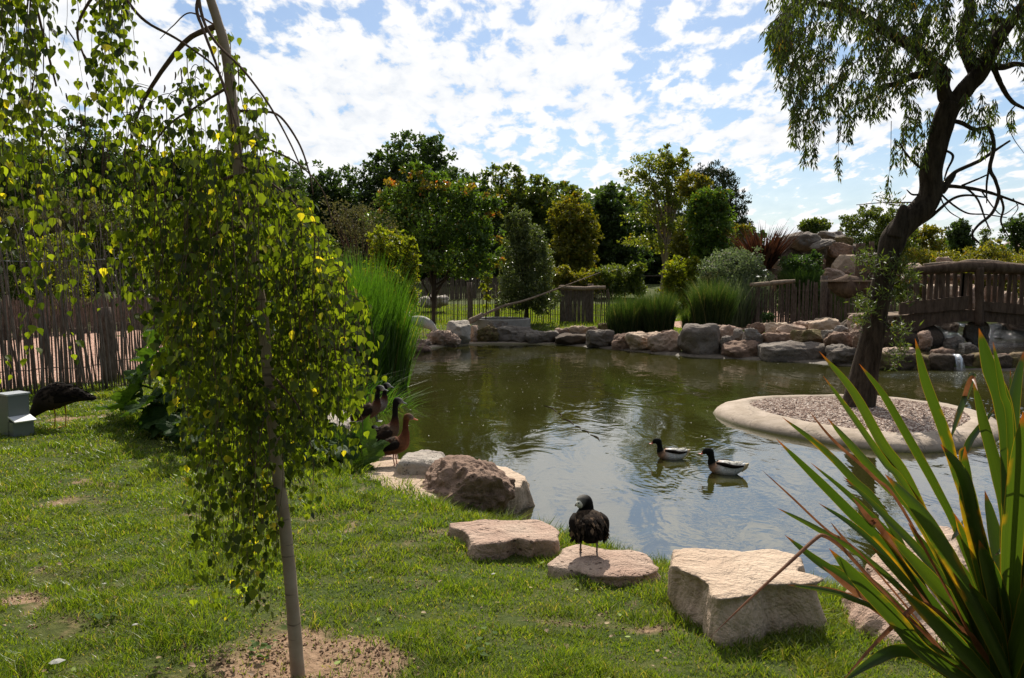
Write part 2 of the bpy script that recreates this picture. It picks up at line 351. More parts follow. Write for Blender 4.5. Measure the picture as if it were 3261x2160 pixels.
gx = axis([(-2500, -400, 300), (-400, -60, 34), (-60, -14, 2), (-14, 14, .16), (14, 60, 2), (60, 400, 34), (400, 2500, 300)])
gy = axis([(-300, -20, 40), (-20, 0, 2), (0, 12, .14), (12, 36, .3), (36, 100, 2), (100, 500, 40), (500, 3000, 250)])
GX, GY = np.meshgrid(gx, gy); GZ = gz(GX.ravel(), GY.ravel())
def grid_faces(nx, ny):
    i = np.arange(ny - 1)[:, None] * nx + np.arange(nx - 1)[None]; return np.stack([i, i + 1, i + nx + 1, i + nx], -1).reshape(-1, 4)
def ground_mat():
    t = NT('lawn_ground'); a = t.n('Attribute', attribute_name='soil').outputs[2]; n = t.noise(24, 6, .65); n2 = t.noise(3, 4)
    g = t.ramp(n, (.3, (.030, .050, .010)), (.7, (.075, .095, .022))); g = t.mix(t.rng(n2, .4, .7, 0, .45), g, (.14, .12, .045))
    s = t.ramp(n, (.3, (.20, .125, .075)), (.7, (.36, .24, .155)))
    return t.fin(t.mix(t.rng(t.math('ADD', a, t.math('MULTIPLY', n, .3)), .52, .8), g, s), .95, t.bump(n, .9, .03), .1)
gsoil = np.zeros(GX.size); near = (np.abs(GX.ravel()) < 16) & (GY.ravel() > 0) & (GY.ravel() < 36)
gsoil[near] = soil_mask(GX.ravel()[near], GY.ravel()[near]); gsoil = np.clip(gsoil, 0, 1)
gsoil = np.where((GY.ravel() > 0) & (GY.ravel() < 36) & near, gsoil, .1)
ground = mesh_np('ground', np.stack([GX.ravel(), GY.ravel(), GZ], 1), grid_faces(len(gx), len(gy)), ground_mat(), smooth=True, attr={'soil': gsoil}); tag(ground, kind='structure')
def sheet(name, poly, mat, up=.02, st=.35, kind='structure', **k):
    """a sheet that follows the ground inside a polygon"""
    poly = np.asarray(poly, float); x = np.arange(poly[:, 0].min(), poly[:, 0].max(), st); y = np.arange(poly[:, 1].min(), poly[:, 1].max(), st)
    X, Y = np.meshgrid(x, y); Fq = grid_faces(len(x), len(y)); c = np.stack([X.ravel(), Y.ravel()], 1)[Fq].mean(1)
    Fq = Fq[sdist(poly, c[:, 0], c[:, 1]) < 0]; used, inv = np.unique(Fq, return_inverse=True); xx, yy = X.ravel()[used], Y.ravel()[used]
    return tag(mesh_np(name, np.stack([xx, yy, gz(xx, yy) + up], 1), inv.reshape(-1, 4), mat, smooth=True), kind=kind)
def gravel_mat(name, a, b, c, scale=55, bs=1.0):
    t = NT(name); v = t.n('TexVoronoi', i_Scale=scale); t.L.new(t.pos(), v.inputs['Vector']); sp = t.n('SeparateColor'); t.L.new(v.outputs['Color'], sp.inputs[0])
    cc = t.ramp(sp.outputs[0], (.1, a), (.5, b), (.9, c)); n = t.noise(1.2, 3); cc = t.mix(t.rng(n, .4, .7, 0, .35), cc, a)
    return t.fin(cc, .9, t.bump(t.math('MULTIPLY', v.outputs[0], -1), bs, .03), .2)
M['gravel_pink'] = gravel_mat('gravel_pink', (.30, .16, .11), (.50, .29, .21), (.60, .42, .32), 30)
M['gravel_brown'] = gravel_mat('gravel_brown', (.17, .11, .085), (.38, .28, .22), (.60, .50, .42), 34)
L1 = [(-9.6, 7.0), (-7.5, 11.5), (-6.5, 14.2), (-6.1, 20), (-6.3, 27)]
sheet('gravel_yard', [(-24, 7), (-9.5, 7), (-7.6, 11.5), (-6.6, 14.2), (-6.2, 20), (-6.4, 27), (-9, 29), (-14, 26), (-24, 19)], M['gravel_pink'])
sheet('gravel_path', [(5.8, 27.9), (9.9, 25.8), (11.4, 29.4), (10.5, 31.5), (6, 31)], M['gravel_pink'])
sheet('gravel_bank', [(19.5, 22), (30, 22), (34, 34), (22.5, 34), (19.5, 26)], M['gravel_pink'])
# pond water
def water_mat(name, base, b1=.12, glint=None, rings=True, ior=3.3):
    t = NT(name); P = t.pos()
    m1 = t.n('Mapping', i_Scale=(1, .55, 1)); t.L.new(P, m1.inputs[0]); n1 = t.noise(1.5, 3, .5, m1.outputs[0], .8)
    m2 = t.n('Mapping', i_Scale=(1, 1.7, 1), i_Rotation=(0, 0, -.5)); t.L.new(P, m2.inputs[0]); n2 = t.noise(6.5, 3, .55, m2.outputs[0], .5); n3 = t.noise(26, 2)
    h = t.math('ADD', t.math('MULTIPLY', n1, .5), t.math('ADD', t.math('MULTIPLY', n2, .030), t.math('MULTIPLY', n3, .004)))
    if rings:
        for (u, v, w, k, a) in ((1480, 1060, 5.5, .008, 1.5), (1640, 1100, 6.5, .012, 1.8), (2215, 862, 9, .02, 2.6)):
            c = W(u, v); mp = t.n('Mapping', i_Location=(-c.x, -c.y, 0)); t.L.new(P, mp.inputs[0]); wv = t.n('TexWave', wave_type='RINGS', rings_direction='SPHERICAL', i_Scale=w * .55, i_Distortion=2.5, i_Detail=2.0, i_Detail_Scale=.8)
            t.L.new(mp.outputs[0], wv.inputs[0]); ln = t.n('VectorMath', operation='LENGTH'); t.L.new(mp.outputs[0], ln.inputs[0]); fall = t.rng(ln.outputs['Value'], .1, a, k, 0)
            h = t.math('ADD', h, t.math('MULTIPLY', t.math('MULTIPLY', wv.outputs[1], fall), 1.0))
    rough = .02
    if glint:
        c = W(*glint[:2]); mp = t.n('Mapping', i_Location=(-c.x, -c.y, 0)); t.L.new(P, mp.inputs[0]); ln = t.n('VectorMath', operation='LENGTH'); t.L.new(mp.outputs[0], ln.inputs[0])
        g = t.noise(9, 4, .7, None, 1.0); fall = t.rng(ln.outputs['Value'], .3, glint[2], glint[3], 0); h = t.math('ADD', h, t.math('MULTIPLY', g, fall))
    mud = t.noise(.35, 3); c = t.mix(t.rng(mud, .35, .65), base, tuple(x * .7 for x in base))
    return t.fin(c, rough, t.bump(h, 1.0, b1), .5, IOR=ior)
M['water'] = water_mat('water', (.036, .036, .008), .036, (2190, 862, 2.6, .55))
wv_ = []
px_, py_ = pond[:, 0], pond[:, 1]; cx, cy_ = 4.5, 13
out = pond + (pond - [cx, cy_]) / np.linalg.norm(pond - [cx, cy_], axis=1)[:, None] * .12
n_ = len(pond); V = np.vstack([[(cx, cy_, 0)], np.column_stack([out, np.zeros(n_)])]); i_ = np.arange(n_)
bm = bmesh.new(); fv = [bm.verts.new((x, y, 0)) for x, y in out]; bm.faces.new(fv); bmesh.ops.triangulate(bm, faces=bm.faces[:]); me = bpy.data.meshes.new('pond_water'); bm.to_mesh(me); bm.free()
tag(link('pond_water', me, M['water']), kind='structure')
M['water2'] = water_mat('stream_water_surface', (.02, .02, .01), .10, (2250, 790, 30, .07), False, 1.25)
def flat(name, poly, z, mat):
    bm = bmesh.new(); f = bm.faces.new([bm.verts.new((x, y, z)) for x, y in poly]); bmesh.ops.triangulate(bm, faces=[f]); me = bpy.data.meshes.new(name); bm.to_mesh(me); bm.free(); return tag(link(name, me, mat), kind='structure')
flat('stream_water', [(9.0, 19.75), (9.3, 22), (9.8, 25), (11.3, 29), (12.8, 34), (22.3, 34), (22.3, 29), (19.3, 25), (17.3, 19.75)], .36, M['water2'])
# concrete lip of the pond
def lip(name, i0, i1, s0=-.35, s1=.55, z1=.11, mat='concrete'):
    P = pond[i0:i1]; T = np.gradient(P, axis=0); Nn = np.column_stack([T[:, 1], -T[:, 0]]); Nn /= np.linalg.norm(Nn, axis=1)[:, None]
    if sdist(pond, *(P[len(P) // 2] + Nn[len(P) // 2] * .1)[:, None])[0] < 0: Nn = -Nn
    prof = [(s0, -.16), (0.02, .012), (.2, .05), (s1, z1), (s1 + .02, -.1)]; Vs = []
    for s_, z_ in prof:
        q = P + Nn * (s_ + .07 * n2d(P[:, 0], P[:, 1], 1.3, 4 + s_)[:, None] * (s_ > .1)); Vs.append(np.column_stack([q, np.full(len(q), z_) + .012 * n2d(q[:, 0], q[:, 1], 2.5, 6)]))
    V = np.concatenate(Vs); n = len(P); return tag(mesh_np(name, V, grid_faces(n, len(prof)), M[mat], smooth=True), kind='structure')
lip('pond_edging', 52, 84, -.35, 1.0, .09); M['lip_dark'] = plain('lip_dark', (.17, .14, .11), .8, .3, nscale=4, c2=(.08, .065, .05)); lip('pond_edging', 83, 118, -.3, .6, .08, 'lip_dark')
lip('pond_edging', 28, 54, -.3, .35, .10)
# ------------------------------------------------------------------ rocks
_ico = {}
def ico(n):
    if n not in _ico:
        bm = bmesh.new(); bmesh.ops.create_icosphere(bm, subdivisions=n, radius=1); bm.verts.ensure_lookup_table()
        _ico[n] = (np.array([v.co[:] for v in bm.verts]), np.array([[v.index for v in f.verts] for f in bm.faces])); bm.free()
    V, Fc = _ico[n]; return V.copy(), Fc
def rock(label, cat, c, dim, seed, mat, box=.5, rough=.13, rot=0, sub=5, plan=None, tilt=(0, 0), group=None, cuts=12, name='rock', lump=1.0):
    V, Fc = ico(sub); r = rnd(seed); p = 2 + 5 * box; Nn = V.copy()
    V = V / (np.abs(V) ** p).sum(1)[:, None] ** (1 / p)
    for _ in range(cuts):
        a = unit(r, 1)[0]
        if plan is not None: a[2] *= .35; a /= np.linalg.norm(a)
        h = r.uniform(.72, 1.0) * (1 + .25 * box); d = V @ a - h; V = V - np.outer(np.maximum(d, 0) * .92, a)
    if plan is not None:
        plan = np.asarray(plan, float); ctr = plan.mean(0); q = plan - ctr; th = np.arctan2(q[:, 1], q[:, 0]); o = np.argsort(th); th, rr = th[o], np.hypot(*q[o].T)
        t = np.arctan2(V[:, 1], V[:, 0]); rp = np.interp(t, np.concatenate([th - 2 * np.pi, th, th + 2 * np.pi]), np.tile(rr, 3)); rho = np.hypot(V[:, 0], V[:, 1])
        us = 1 / (np.abs(np.cos(t)) ** p + np.abs(np.sin(t)) ** p) ** (1 / p); rho = np.minimum(rho / us, 1.05)
        V = np.column_stack([np.cos(t) * rho * rp, np.sin(t) * rho * rp, V[:, 2] * dim[2]]); ms = rr.mean()
    else:
        V = V * np.asarray(dim); ms = float(np.mean(dim))
    k = ms * rough; V = V + Nn * (k * (fbm(V / ms * 1.1 * lump + seed * 3.1, 3) * 1.3 + .55 * fbm(V / ms * 4.0 * lump + seed, 4) - .5 * np.abs(fbm(V / ms * 2.2 * lump + seed * 1.7, 3))))[:, None]
    V[:, 2] += V[:, 0] * tilt[0] + V[:, 1] * tilt[1]
    if rot: V = V @ np.array(Matrix.Rotation(rot, 3, 'Z')).T
    o = mesh_np(name, V, Fc, M[mat], smooth=True); o.location = c; return tag(o, label, cat, group)
def rockpx(w, bb, d, label, mat, thick=None, seed=None, cat='rock', drop=.15, **k):
    (u0, v0), (u1, v1) = w(*bb[:2]), w(*bb[2:]); uc = (u0 + u1) / 2; wd_ = (u1 - u0) / F * d; th = thick or max(.35, wd_ * .6)
    z0 = D(uc, v1, d).z; z1 = D(uc, v0, d + th * .55).z; yc = d + th / 2; x = D(uc, v1, yc).x; h = z1 - z0 + drop
    return rock(label, cat, (x, yc, z0 - drop + h / 2), (wd_ / 2 * 1.05, th / 2, h / 2 * 1.02), seed or int(u0 * 7 + v0) % 997, mat, **k)
def shore(w, bb, extra=0):
    u, v = w((bb[0] + bb[2]) / 2, bb[3]); return W(u, v, 0).y + extra
def sh(w, bb):
    u = w((bb[0] + bb[2]) / 2, 0)[0]; q = sorted(PX[17:29]); v = np.interp(u, [a for a, b in q], [b for a, b in q]); return W(u, v, 0).y
SR = 'rocks edging the far shore'
for bb, e, mt, lab, k in (
    ((110, 455, 380, 540), 0, 'rock_brown', 'low flat grey rock beside the reeds at far left of the pond edge', {}),
    ((170, 408, 390, 470), .9, 'rock_pink', 'small pinkish rubble rock left of the lumpy pink rock', dict(rough=.2)),
    ((350, 338, 650, 460), .5, 'rock_pink', 'lumpy pink rock left of the upright pale block', dict(rough=.24, lump=1.6)),
    ((550, 226, 782, 435), .5, 'rock_white', 'upright pale block of stone standing left of the concrete ring', dict(box=.85, thick=.8, rough=.06)),
    ((770, 280, 870, 400), .7, 'rock_pink', 'small pink rock tucked against the upright pale block', {}),
    ((850, 290, 1055, 412), .55, 'rock_moss', 'rough brown mossy rock in front of the concrete ring', dict(rough=.24, lump=1.8)),
    ((940, 235, 1150, 330), 1.5, 'rock_lichen', 'grey and white rock touching the concrete ring', dict(rough=.2)),
    ((1060, 290, 1400, 418), .45, 'rock_grey', 'wide grey rock with a hollowed top on the far shore', dict(box=.6)),
    ((1345, 330, 1660, 412), .5, 'rock_grey', 'long low grey rock between the hollowed rock and the dark slab', dict(box=.8)),
    ((1640, 358, 1960, 455), .05, 'rock_dark', 'dark flat slab overhanging the water on the far shore', dict(box=.95, thick=1.0, rough=.05)),
    ((1630, 300, 1790, 362), 1.2, 'rock_pink', 'small pinkish rock behind the left end of the dark slab', {}),
    ((1775, 290, 1960, 358), 1.25, 'rock_cream', 'cream rubble rock behind the right end of the dark slab', dict(rough=.2)),
    ((1945, 315, 2230, 455), .3, 'rock_grey', 'blocky grey rock right of the dark slab', dict(box=.7)),
    ((1955, 283, 2060, 340), 1.2, 'rock_brown', 'small brown rock behind the blocky grey rock', {}),
    ((2060, 248, 2205, 322), 1.5, 'rock_moss', 'small mossy rock at the foot of the left grass clump', {})):
    rockpx(ZA, bb, sh(ZA, bb) + max(e - .25, .05), lab, mt, group=SR, **k)
for bb, e, mt, lab, k in (
    ((80, 1238, 250, 1325), .15, 'rock_brown', 'brown rock below the left grass clump', {}),
    ((170, 1235, 385, 1322), .25, 'rock_cream', 'cream topped rock in front of the grass clumps', dict(rough=.16)),
    ((290, 1228, 465, 1338), .2, 'rock_pink', 'pinkish rock left of the tall triangular boulder', {}),
    ((352, 1224, 458, 1280), .6, 'rock_brown', 'small dark rock resting on top, left of the triangular boulder', {}),
    ((455, 1184, 698, 1368), .1, 'rock_grey', 'tall triangular grey boulder at the water edge', dict(plan=None, thick=1.1, box=.25, cuts=12, rough=.07))):
    rockpx(Z4, bb, sh(Z4, bb) + e, lab, mt, group=SR, **k)
for bb, e, mt, lab, k in (
    ((115, 345, 420, 505), 1.3, 'rock_pink', 'rounded pinkish rock behind, right of the triangular boulder', {}),
    ((168, 475, 348, 605), .5, 'rock_grey', 'small striped grey rock right of the triangular boulder', {}),
    ((215, 535, 665, 745), .1, 'rock_brown', 'large red brown rock at the waterline', dict(thick=1.0)),
    ((340, 385, 485, 525), .85, 'rock_grey', 'grey rock left of the white mottled boulder', {}),
    ((455, 383, 705, 568), .6, 'rock_lichen', 'white mottled round boulder on top of the red brown rock', dict(box=.3)),
    ((500, 293, 722, 415), 1.7, 'rock_brown', 'pointed brown rock behind the white mottled boulder', dict(box=.1)),
    ((725, 303, 1005, 440), 1.9, 'rock_cream', 'pale cream flat rock near the little round bush', dict(box=.6)),
    ((885, 330, 1238, 452), 1.4, 'rock_pink', 'smooth domed pink rock in the middle row', dict(box=.3, rough=.06)),
    ((700, 443, 1110, 542), .75, 'rock_brown', 'flat brown slab above the long grey slab', dict(box=.8)),
    ((1095, 403, 1478, 542), .7, 'rock_moss', 'rounded yellow brown rock above the long grey slab', dict(box=.6)),
    ((678, 530, 1548, 768), .1, 'rock_grey', 'very long grey slab lying at the waterline', dict(box=.85, thick=1.1, rough=.07)),
    ((1080, 285, 1345, 385), 2.3, 'rock_pink', 'rough pink rock behind the smooth domed rock', dict(rough=.16)),
    ((1303, 263, 1695, 408), 1.9, 'rock_cream', 'wide tan rock in the back row below the paling fence', dict(box=.55)),
    ((1442, 400, 1625, 492), 1.0, 'rock_grey', 'small grey rock beneath the wide tan rock', {}),
    ((1598, 343, 1798, 432), 1.4, 'rock_lichen', 'pale speckled rock left of the leaning willow trunk', {}),
    ((1478, 430, 1852, 602), .6, 'rock_brown', 'round brown rock right of the yellow brown rock', dict(box=.3)),
    ((1522, 598, 1935, 765), .05, 'rock_grey', 'broad grey rock at the waterline beside the willow trunk', dict(box=.6)),
    ((1785, 205, 1905, 385), 2.0, 'rock_pink', 'upright pink stone behind the willow sprouts', dict(box=.3)),
    ((1815, 330, 1965, 445), 1.3, 'rock_pink', 'pink rock just left of the willow trunk', {}),
    ((1848, 398, 2010, 605), .5, 'rock_brown', 'brown upright rock partly behind the willow trunk', {})):
    rockpx(ZB, bb, sh(ZB, bb) + e, lab, mt, group=SR, **k)
for bb, d, mt, lab, k in (
    ((585, 903, 712, 1065), 20.6, 'rock_pink', 'triangular pink rock right of the willow trunk', dict(box=.05)),
    ((190, 1095, 560, 1200), 20.0, 'rock_pink', 'flat wet pink rock beside the cascade', dict(box=.7)),
    ((720, 1098, 948, 1215), 19.7, 'rock_brown', 'flat brown rock left of the little waterfall', dict(box=.6)),
    ((858, 983, 1045, 1085), 22.0, 'rock_grey', 'grey stone in the stream under the bridge', {}),
    ((1035, 1038, 1155, 1095), 21.3, 'rock_white', 'small pale stone in the stream under the bridge', {}),
    ((1105, 1068, 1225, 1125), 20.9, 'rock_grey', 'low dark stone nearest the little waterfall', {}),
    ((1072, 800, 1305, 1065), 22.6, 'rock_grey', 'tall grey stone below the bridge post', dict(box=.35, rough=.07)),
    ((1420, 1165, 1720, 1300), 19.5, 'rock_brown', 'brown rock at the lip of the cascade near the right edge', dict(box=.7)),
    ((1015, 1168, 1260, 1300), 19.6, 'rock_dark', 'dark wet rock right of the little waterfall', dict(box=.7))):
    rockpx(ZC, bb, d, lab, mt, group='stones around the stream', **k)
# waterfall mound of rocks
SM = 'rocks piled into the mound by the bridge'
for bb, d, mt, lab, k in (
    ((610, 203, 1010, 370), 31.5, 'rock_grey', 'broad slab at the left end of the mound top', dict(box=.7, rough=.12, thick=2.4, drop=.1)),
    ((960, 282, 1270, 375), 31.0, 'rock_grey', 'tilted lens shaped slab jutting from the mound', dict(box=.3, tilt=(.2, 0), thick=1.6, drop=.05)),
    ((1000, 168, 1350, 290), 32.4, 'rock_grey', 'highest grey slab on the mound', dict(box=.6, rough=.14, tilt=(.15, 0), thick=2.5, drop=.1)),
    ((1300, 195, 1460, 262), 33.0, 'rock_cream', 'small cream rock at the top right of the mound', {}),
    ((1250, 308, 1565, 420), 31.6, 'rock_brown', 'pink rounded slab on the right of the mound', dict(box=.5)),
    ((1300, 248, 1570, 335), 32.2, 'rock_moss', 'yellowish slab right of the highest grey slab', dict(box=.6)),
    ((1170, 345, 1650, 640), 31.8, 'rock_dark', 'big dark boulder in the middle of the mound', dict(box=.4, thick=2.6)),
    ((1298, 490, 1645, 668), 30.6, 'rock_cream', 'pale smooth boulder in front of the big dark one', dict(box=.5, rough=.06)),
    ((1178, 663, 1475, 840), 30.2, 'rock_pink', 'pink block at the foot of the mound behind the fence', dict(box=.6)),
    ((1435, 663, 1690, 790), 30.3, 'rock_brown', 'brown block with a pale edge at the foot of the mound', dict(box=.6)),
    ((560, 380, 860, 620), 32.0, 'rock_dark', 'dark filler for the shaded cavity under the left end of the top slab', dict(box=.5)), ((800, 520, 1180, 780), 31.4, 'rock_brown', 'dark brown rock low in the mound behind the bush', dict(box=.5)),  # first block is dark filler, coloured for the shade of the cavity
    ((415, 515, 610, 640), 30.8, 'rock_cream', 'cream rock left of the dark green bush', {}),
    ((405, 675, 570, 775), 30.3, 'rock_brown', 'brown rock between the silvery shrub and the dark green bush', {}),
    ((440, 755, 615, 870), 29.9, 'rock_pink', 'tan rock just above the paling fence rail', {}),
    ((640, 350, 1250, 760), 34.5, 'rock_dark', 'dark filler block painted as the shade at the back of the mound hollow', dict(box=.8, thick=1.5)),  # added block whose dark colour stands in for the hollow's shade
    ((1735, 458, 2030, 640), 33.0, 'rock_pink', 'pinkish boulder seen behind the willow trunk', dict(rough=.14)),
    ((2270, 612, 2560, 760), 32.0, 'rock_cream', 'cream rock behind the left end of the bridge rail', {})):
    rockpx(ZD, bb, d, lab, mt, group=SM, **{'drop': .3, **k})
for i, (bb, d, mt, lab) in enumerate((((735, 133, 965, 330), 30.0, 'rock_pink', 'pinkish rock showing just above the bridge rail'), ((1000, 420, 1260, 620), 27.5, 'rock_pink', 'tan rock behind the bridge balusters left of the centre post'),
    ((640, 430, 1010, 640), 28.0, 'rock_cream', 'pale rock behind the left balusters of the bridge'), ((1480, 500, 1640, 640), 27.0, 'rock_pink', 'pink rock behind the right balusters of the bridge'),
    ((1620, 560, 1790, 690), 26.5, 'rock_cream', 'cream rock at the right edge behind the bridge'), ((1290, 440, 1420, 560), 28.5, 'rock_brown', 'brown rock behind the bridge right of the centre post'))):
    rockpx(ZC, bb, d, lab, mt, group='rocks beyond the bridge', drop=.5)
# near shore
def plan_px(w, pts, z): return [tuple(W(*w(x, y), z))[:2] for x, y in pts]
idp = lambda x, y: (x, y)
def slab(w, pts, zt, zb, label, mat, seed, tilt=(0, 0), **k):
    P = np.array(plan_px(w, pts, zt)); c = P.mean(0); return rock(label, 'rock', (c[0], c[1], (zt + zb) / 2), (1, 1, (zt - zb) / 2), seed, mat, plan=P, tilt=tilt, **k)
NR = 'rocks edging the near shore'
def prism(w, pts, zt, zb, label, mat, seed, flare=.04, dome=.0, tilt=(0, 0), rough=.012, under=.0, group=None, dents=.012, fl2=None):
    """stone with a traced top outline, a nearly flat top and broken side faces"""
    P = np.array(plan_px(w, pts, zt)); P = closed_smooth(P, 3); c = P.mean(0); th = np.arctan2(*(P - c).T[::-1]); o = np.argsort(th); rr = np.hypot(*(P - c).T)[o]; th = th[o]; n = 260; t = np.linspace(-np.pi, np.pi, n, endpoint=False)
    R0 = np.interp(t, np.concatenate([th - 2 * np.pi, th, th + 2 * np.pi]), np.tile(rr, 3)); d = np.column_stack([np.cos(t), np.sin(t)]); rings = []; ms = R0.mean()
    jag = rough * 1.8 * fbm(np.column_stack([d * R0[:, None] * 5 + seed, 0 * t]), 4); fac = np.round(t * 2.2 + 1.3 * vnoise(np.column_stack([d * 2.1 + seed, 0 * t])) * 2)
    for s_ in (.0, .15, .3, .45, .6, .72, .82, .9, .95, .985): 
        q = c + d * ((R0 + jag) * s_)[:, None]; z = zt + dome * (1 - s_ ** 2) + dents * fbm(np.column_stack([q * 4.5, 0 * t + seed]), 4) - .03 * max(0, s_ - .9) / .1 * .35; rings.append(np.column_stack([q, z]))
    H = zt - zb
    for f_ in (.04, .12, .22, .34, .48, .62, .78, 1.0):
        q0 = d * R0[:, None]; z = zt - .012 - H * f_ + 0 * t; nn = fbm(np.column_stack([q0 * 3.2 + seed, z * 5]), 4); st = np.abs(vnoise(np.column_stack([q0 * 6 + seed, z * 14]))); off = jag + flare * f_ ** .7 + rough * 2.6 * nn * (.4 + f_) - rough * 1.3 * st - under * max(0, f_ - .5); off = off + rough * 2.0 * vnoise(np.column_stack([fac * 1.7 + seed, 0 * t, 0 * t])) * f_
        rings.append(np.column_stack([c + d * (R0 + off)[:, None], z]))
    V = np.vstack(rings); k = len(rings); V[:, 2] += (V[:, 0] - c[0]) * tilt[0] + (V[:, 1] - c[1]) * tilt[1]; i_ = np.arange(k - 1)[:, None] * n; j_ = np.arange(n)[None]
    o_ = mesh_np('rock', V - np.array([c[0], c[1], zb]), np.stack([i_ + j_, i_ + (j_ + 1) % n, i_ + n + (j_ + 1) % n, i_ + n + j_], -1).reshape(-1, 4)[:, ::-1], M[mat], smooth=True); o_.location = (c[0], c[1], zb); return tag(o_, label, 'rock', group)
def zr(l): return [ZR(*q) for q in l]
BB = zr([(1830, 620), (1850, 570), (1920, 520), (2050, 490), (2280, 480)]) + [(1750, 1265), (1801, 1268), (1847, 1295), (1858, 1314), (1901, 1332), (1903, 1338), (1874, 1346), (1777, 1354), (1723, 1370), (1670, 1374), (1638, 1365), (1604, 1336), (1578, 1325), (1550, 1308)]
prism(idp, BB, .67, .15, 'big pale flat topped boulder nearest the flax plant', 'rock_cream', 12.3, flare=.04, rough=.034, under=.16, group=NR, dents=.010)
prism(idp, zr([(900, 640), (930, 600), (1000, 540), (1080, 475), (1150, 465), (1240, 500), (1400, 520), (1600, 530), (1700, 570), (1800, 640), (1770, 690), (1690, 730), (1600, 740), (1480, 730), (1350, 715), (1180, 700), (1010, 690)]), .46, .08, 'pitted pink rock the lone duck stands on', 'rock_pink', 23.1, flare=.10, dome=.03, rough=.022, group=NR, dents=.012)
prism(idp, zr([(72, 310), (110, 292), (300, 280), (620, 255), (830, 262), (930, 300), (950, 350), (1005, 420), (1000, 436), (850, 440), (780, 452), (650, 428), (540, 447), (430, 458), (290, 470), (240, 410), (180, 352), (100, 328)]), .50, .12, 'flat pink pockmarked slab between the brown boulder and the lone duck', 'rock_pink', 31.7, flare=.0, rough=.020, under=.12, group=NR, dents=.010)
rockpx(idp, (968, 1066, 1192, 1212), 6.75, 'rough brown domed boulder on the near shore', 'rock_brown', thick=.8, seed=55, box=.25, rough=.10, sub=6, lump=1.7, cuts=9, group=NR, drop=.1)
rockpx(idp, (918, 1048, 1045, 1128), 7.5, 'whitish rough rock behind the brown domed boulder', 'rock_white', thick=.55, seed=56, box=.6, rough=.08, sub=5, group=NR)
prism(idp, [(1040, 1075), (1110, 1068), (1175, 1085), (1208, 1105), (1205, 1125), (1150, 1128), (1060, 1120)], .27, -.1, 'flat pale slab reaching into the water behind the brown boulder', 'rock_cream', 57.3, flare=.05, dome=.02, rough=.02, group=NR)
prism(idp, [(832, 1075), (900, 1062), (985, 1065), (1010, 1110), (1010, 1150), (960, 1160), (880, 1120)], .36, -.05, 'wide sandy slab under the red billed duck', 'rock_cream', 58.3, flare=.05, dome=.02, rough=.02, group=NR)
prism(idp, [(762, 1000), (800, 990), (860, 987), (905, 1003), (900, 1025), (850, 1040), (790, 1030)], .30, -.05, 'flat pink rock under the pair of ducks', 'rock_pink', 59.3, flare=.05, dome=.02, rough=.02, group=NR)
slab(idp, [(745, 950), (780, 935), (810, 940), (825, 960), (790, 972), (750, 970)], .36, 0, 'round pale rock beside the grey plank', 'rock_white', 60, box=.3, rough=.06, sub=4, group=NR)
prism(idp, [(790, 1040), (850, 1030), (905, 1040), (900, 1070), (830, 1075)], .24, -.1, 'low rock under the tall necked duck', 'rock_pink', 66.3, flare=.05, dome=.02, rough=.02, group=NR)
slab(idp, [(1915, 1335), (1990, 1300), (2100, 1262), (2180, 1250), (2260, 1300), (2290, 1370), (2200, 1420), (2050, 1440), (1930, 1400)], .60, .1, 'brownish pink boulder behind the flax leaves', 'rock_pink', 62, box=.35, rough=.07, sub=6, tilt=(.25, .1), group=NR)
p = W(806, 958, .3); mb = MB(); mb.box((0, 0, 0), (.62, .2, .05)); mb.box((-.25, 0, -.12), (.06, .16, .2)); o = mb.build('plank', M['steel']); o.location = p; o.rotation_euler = (0, R(2), R(-8)); tag(o, 'short grey plank ramp at the water edge behind the paired ducks', 'plank')
# island
isl = [(1655, 940), (1700, 922), (1800, 913), (1975, 911), (2130, 924), (2250, 943), (2312, 972), (2295, 1000), (2200, 1019), (2100, 1024), (1980, 1014), (1850, 994), (1720, 968)]
IP = closed_smooth(np.array([tuple(W(u, v, .12))[:2] for u, v in isl]), 8); ic = IP.mean(0)
prof = [(1.06, -.3), (1.03, -.02), (1.0, .07), (.97, .115), (.90, .15), (.84, .155), (.80, .13)]; n = len(IP)
gp = closed_smooth(np.array([tuple(W(u, v, .14))[:2] for u, v in [(1735, 932), (1800, 922), (1975, 918), (2100, 929), (2200, 948), (2240, 968), (2200, 990), (2120, 1002), (2000, 996), (1900, 982), (1790, 958)]]), 8)
rings = [ic + (IP - ic) * s_ for s_, z in prof[:4]]; zz = [z for s_, z in prof[:4]]; th = np.arctan2(*(gp - ic).T[::-1]); o_ = np.argsort(th); gr = np.hypot(*(gp - ic).T)
ti = np.arctan2(*(IP - ic).T[::-1]); gR = np.interp(ti, np.concatenate([th[o_] - 2 * np.pi, th[o_], th[o_] + 2 * np.pi]), np.tile(gr[o_], 3)); G = ic + np.column_stack([np.cos(ti), np.sin(ti)]) * gR[:, None]
for f_, z in ((.45, .155), (.1, .165), (0, .13)): rings.append(G + (rings[3] - G) * f_); zz.append(z)
V = np.concatenate([np.column_stack([r_, z + .012 * n2d(r_[:, 0], r_[:, 1], 3, 2)]) for r_, z in zip(rings, zz)])
i = np.arange(len(rings) - 1)[:, None] * n; j = np.arange(n)[None]; jn = (j + 1) % n
tag(mesh_np('island_rim', V, np.stack([i + j, i + jn, i + n + jn, i + n + j], -1).reshape(-1, 4), M['concrete'], smooth=True), kind='structure')
x = np.arange(-3.4, 3.4, .06); XX, YY = np.meshgrid(x, x); c = np.stack([XX.ravel() + ic[0], YY.ravel() + ic[1]], 1); ins = sdist(G, c[:, 0], c[:, 1]) < .05; mp_ = -np.ones(len(c), int); mp_[ins] = np.arange(ins.sum())
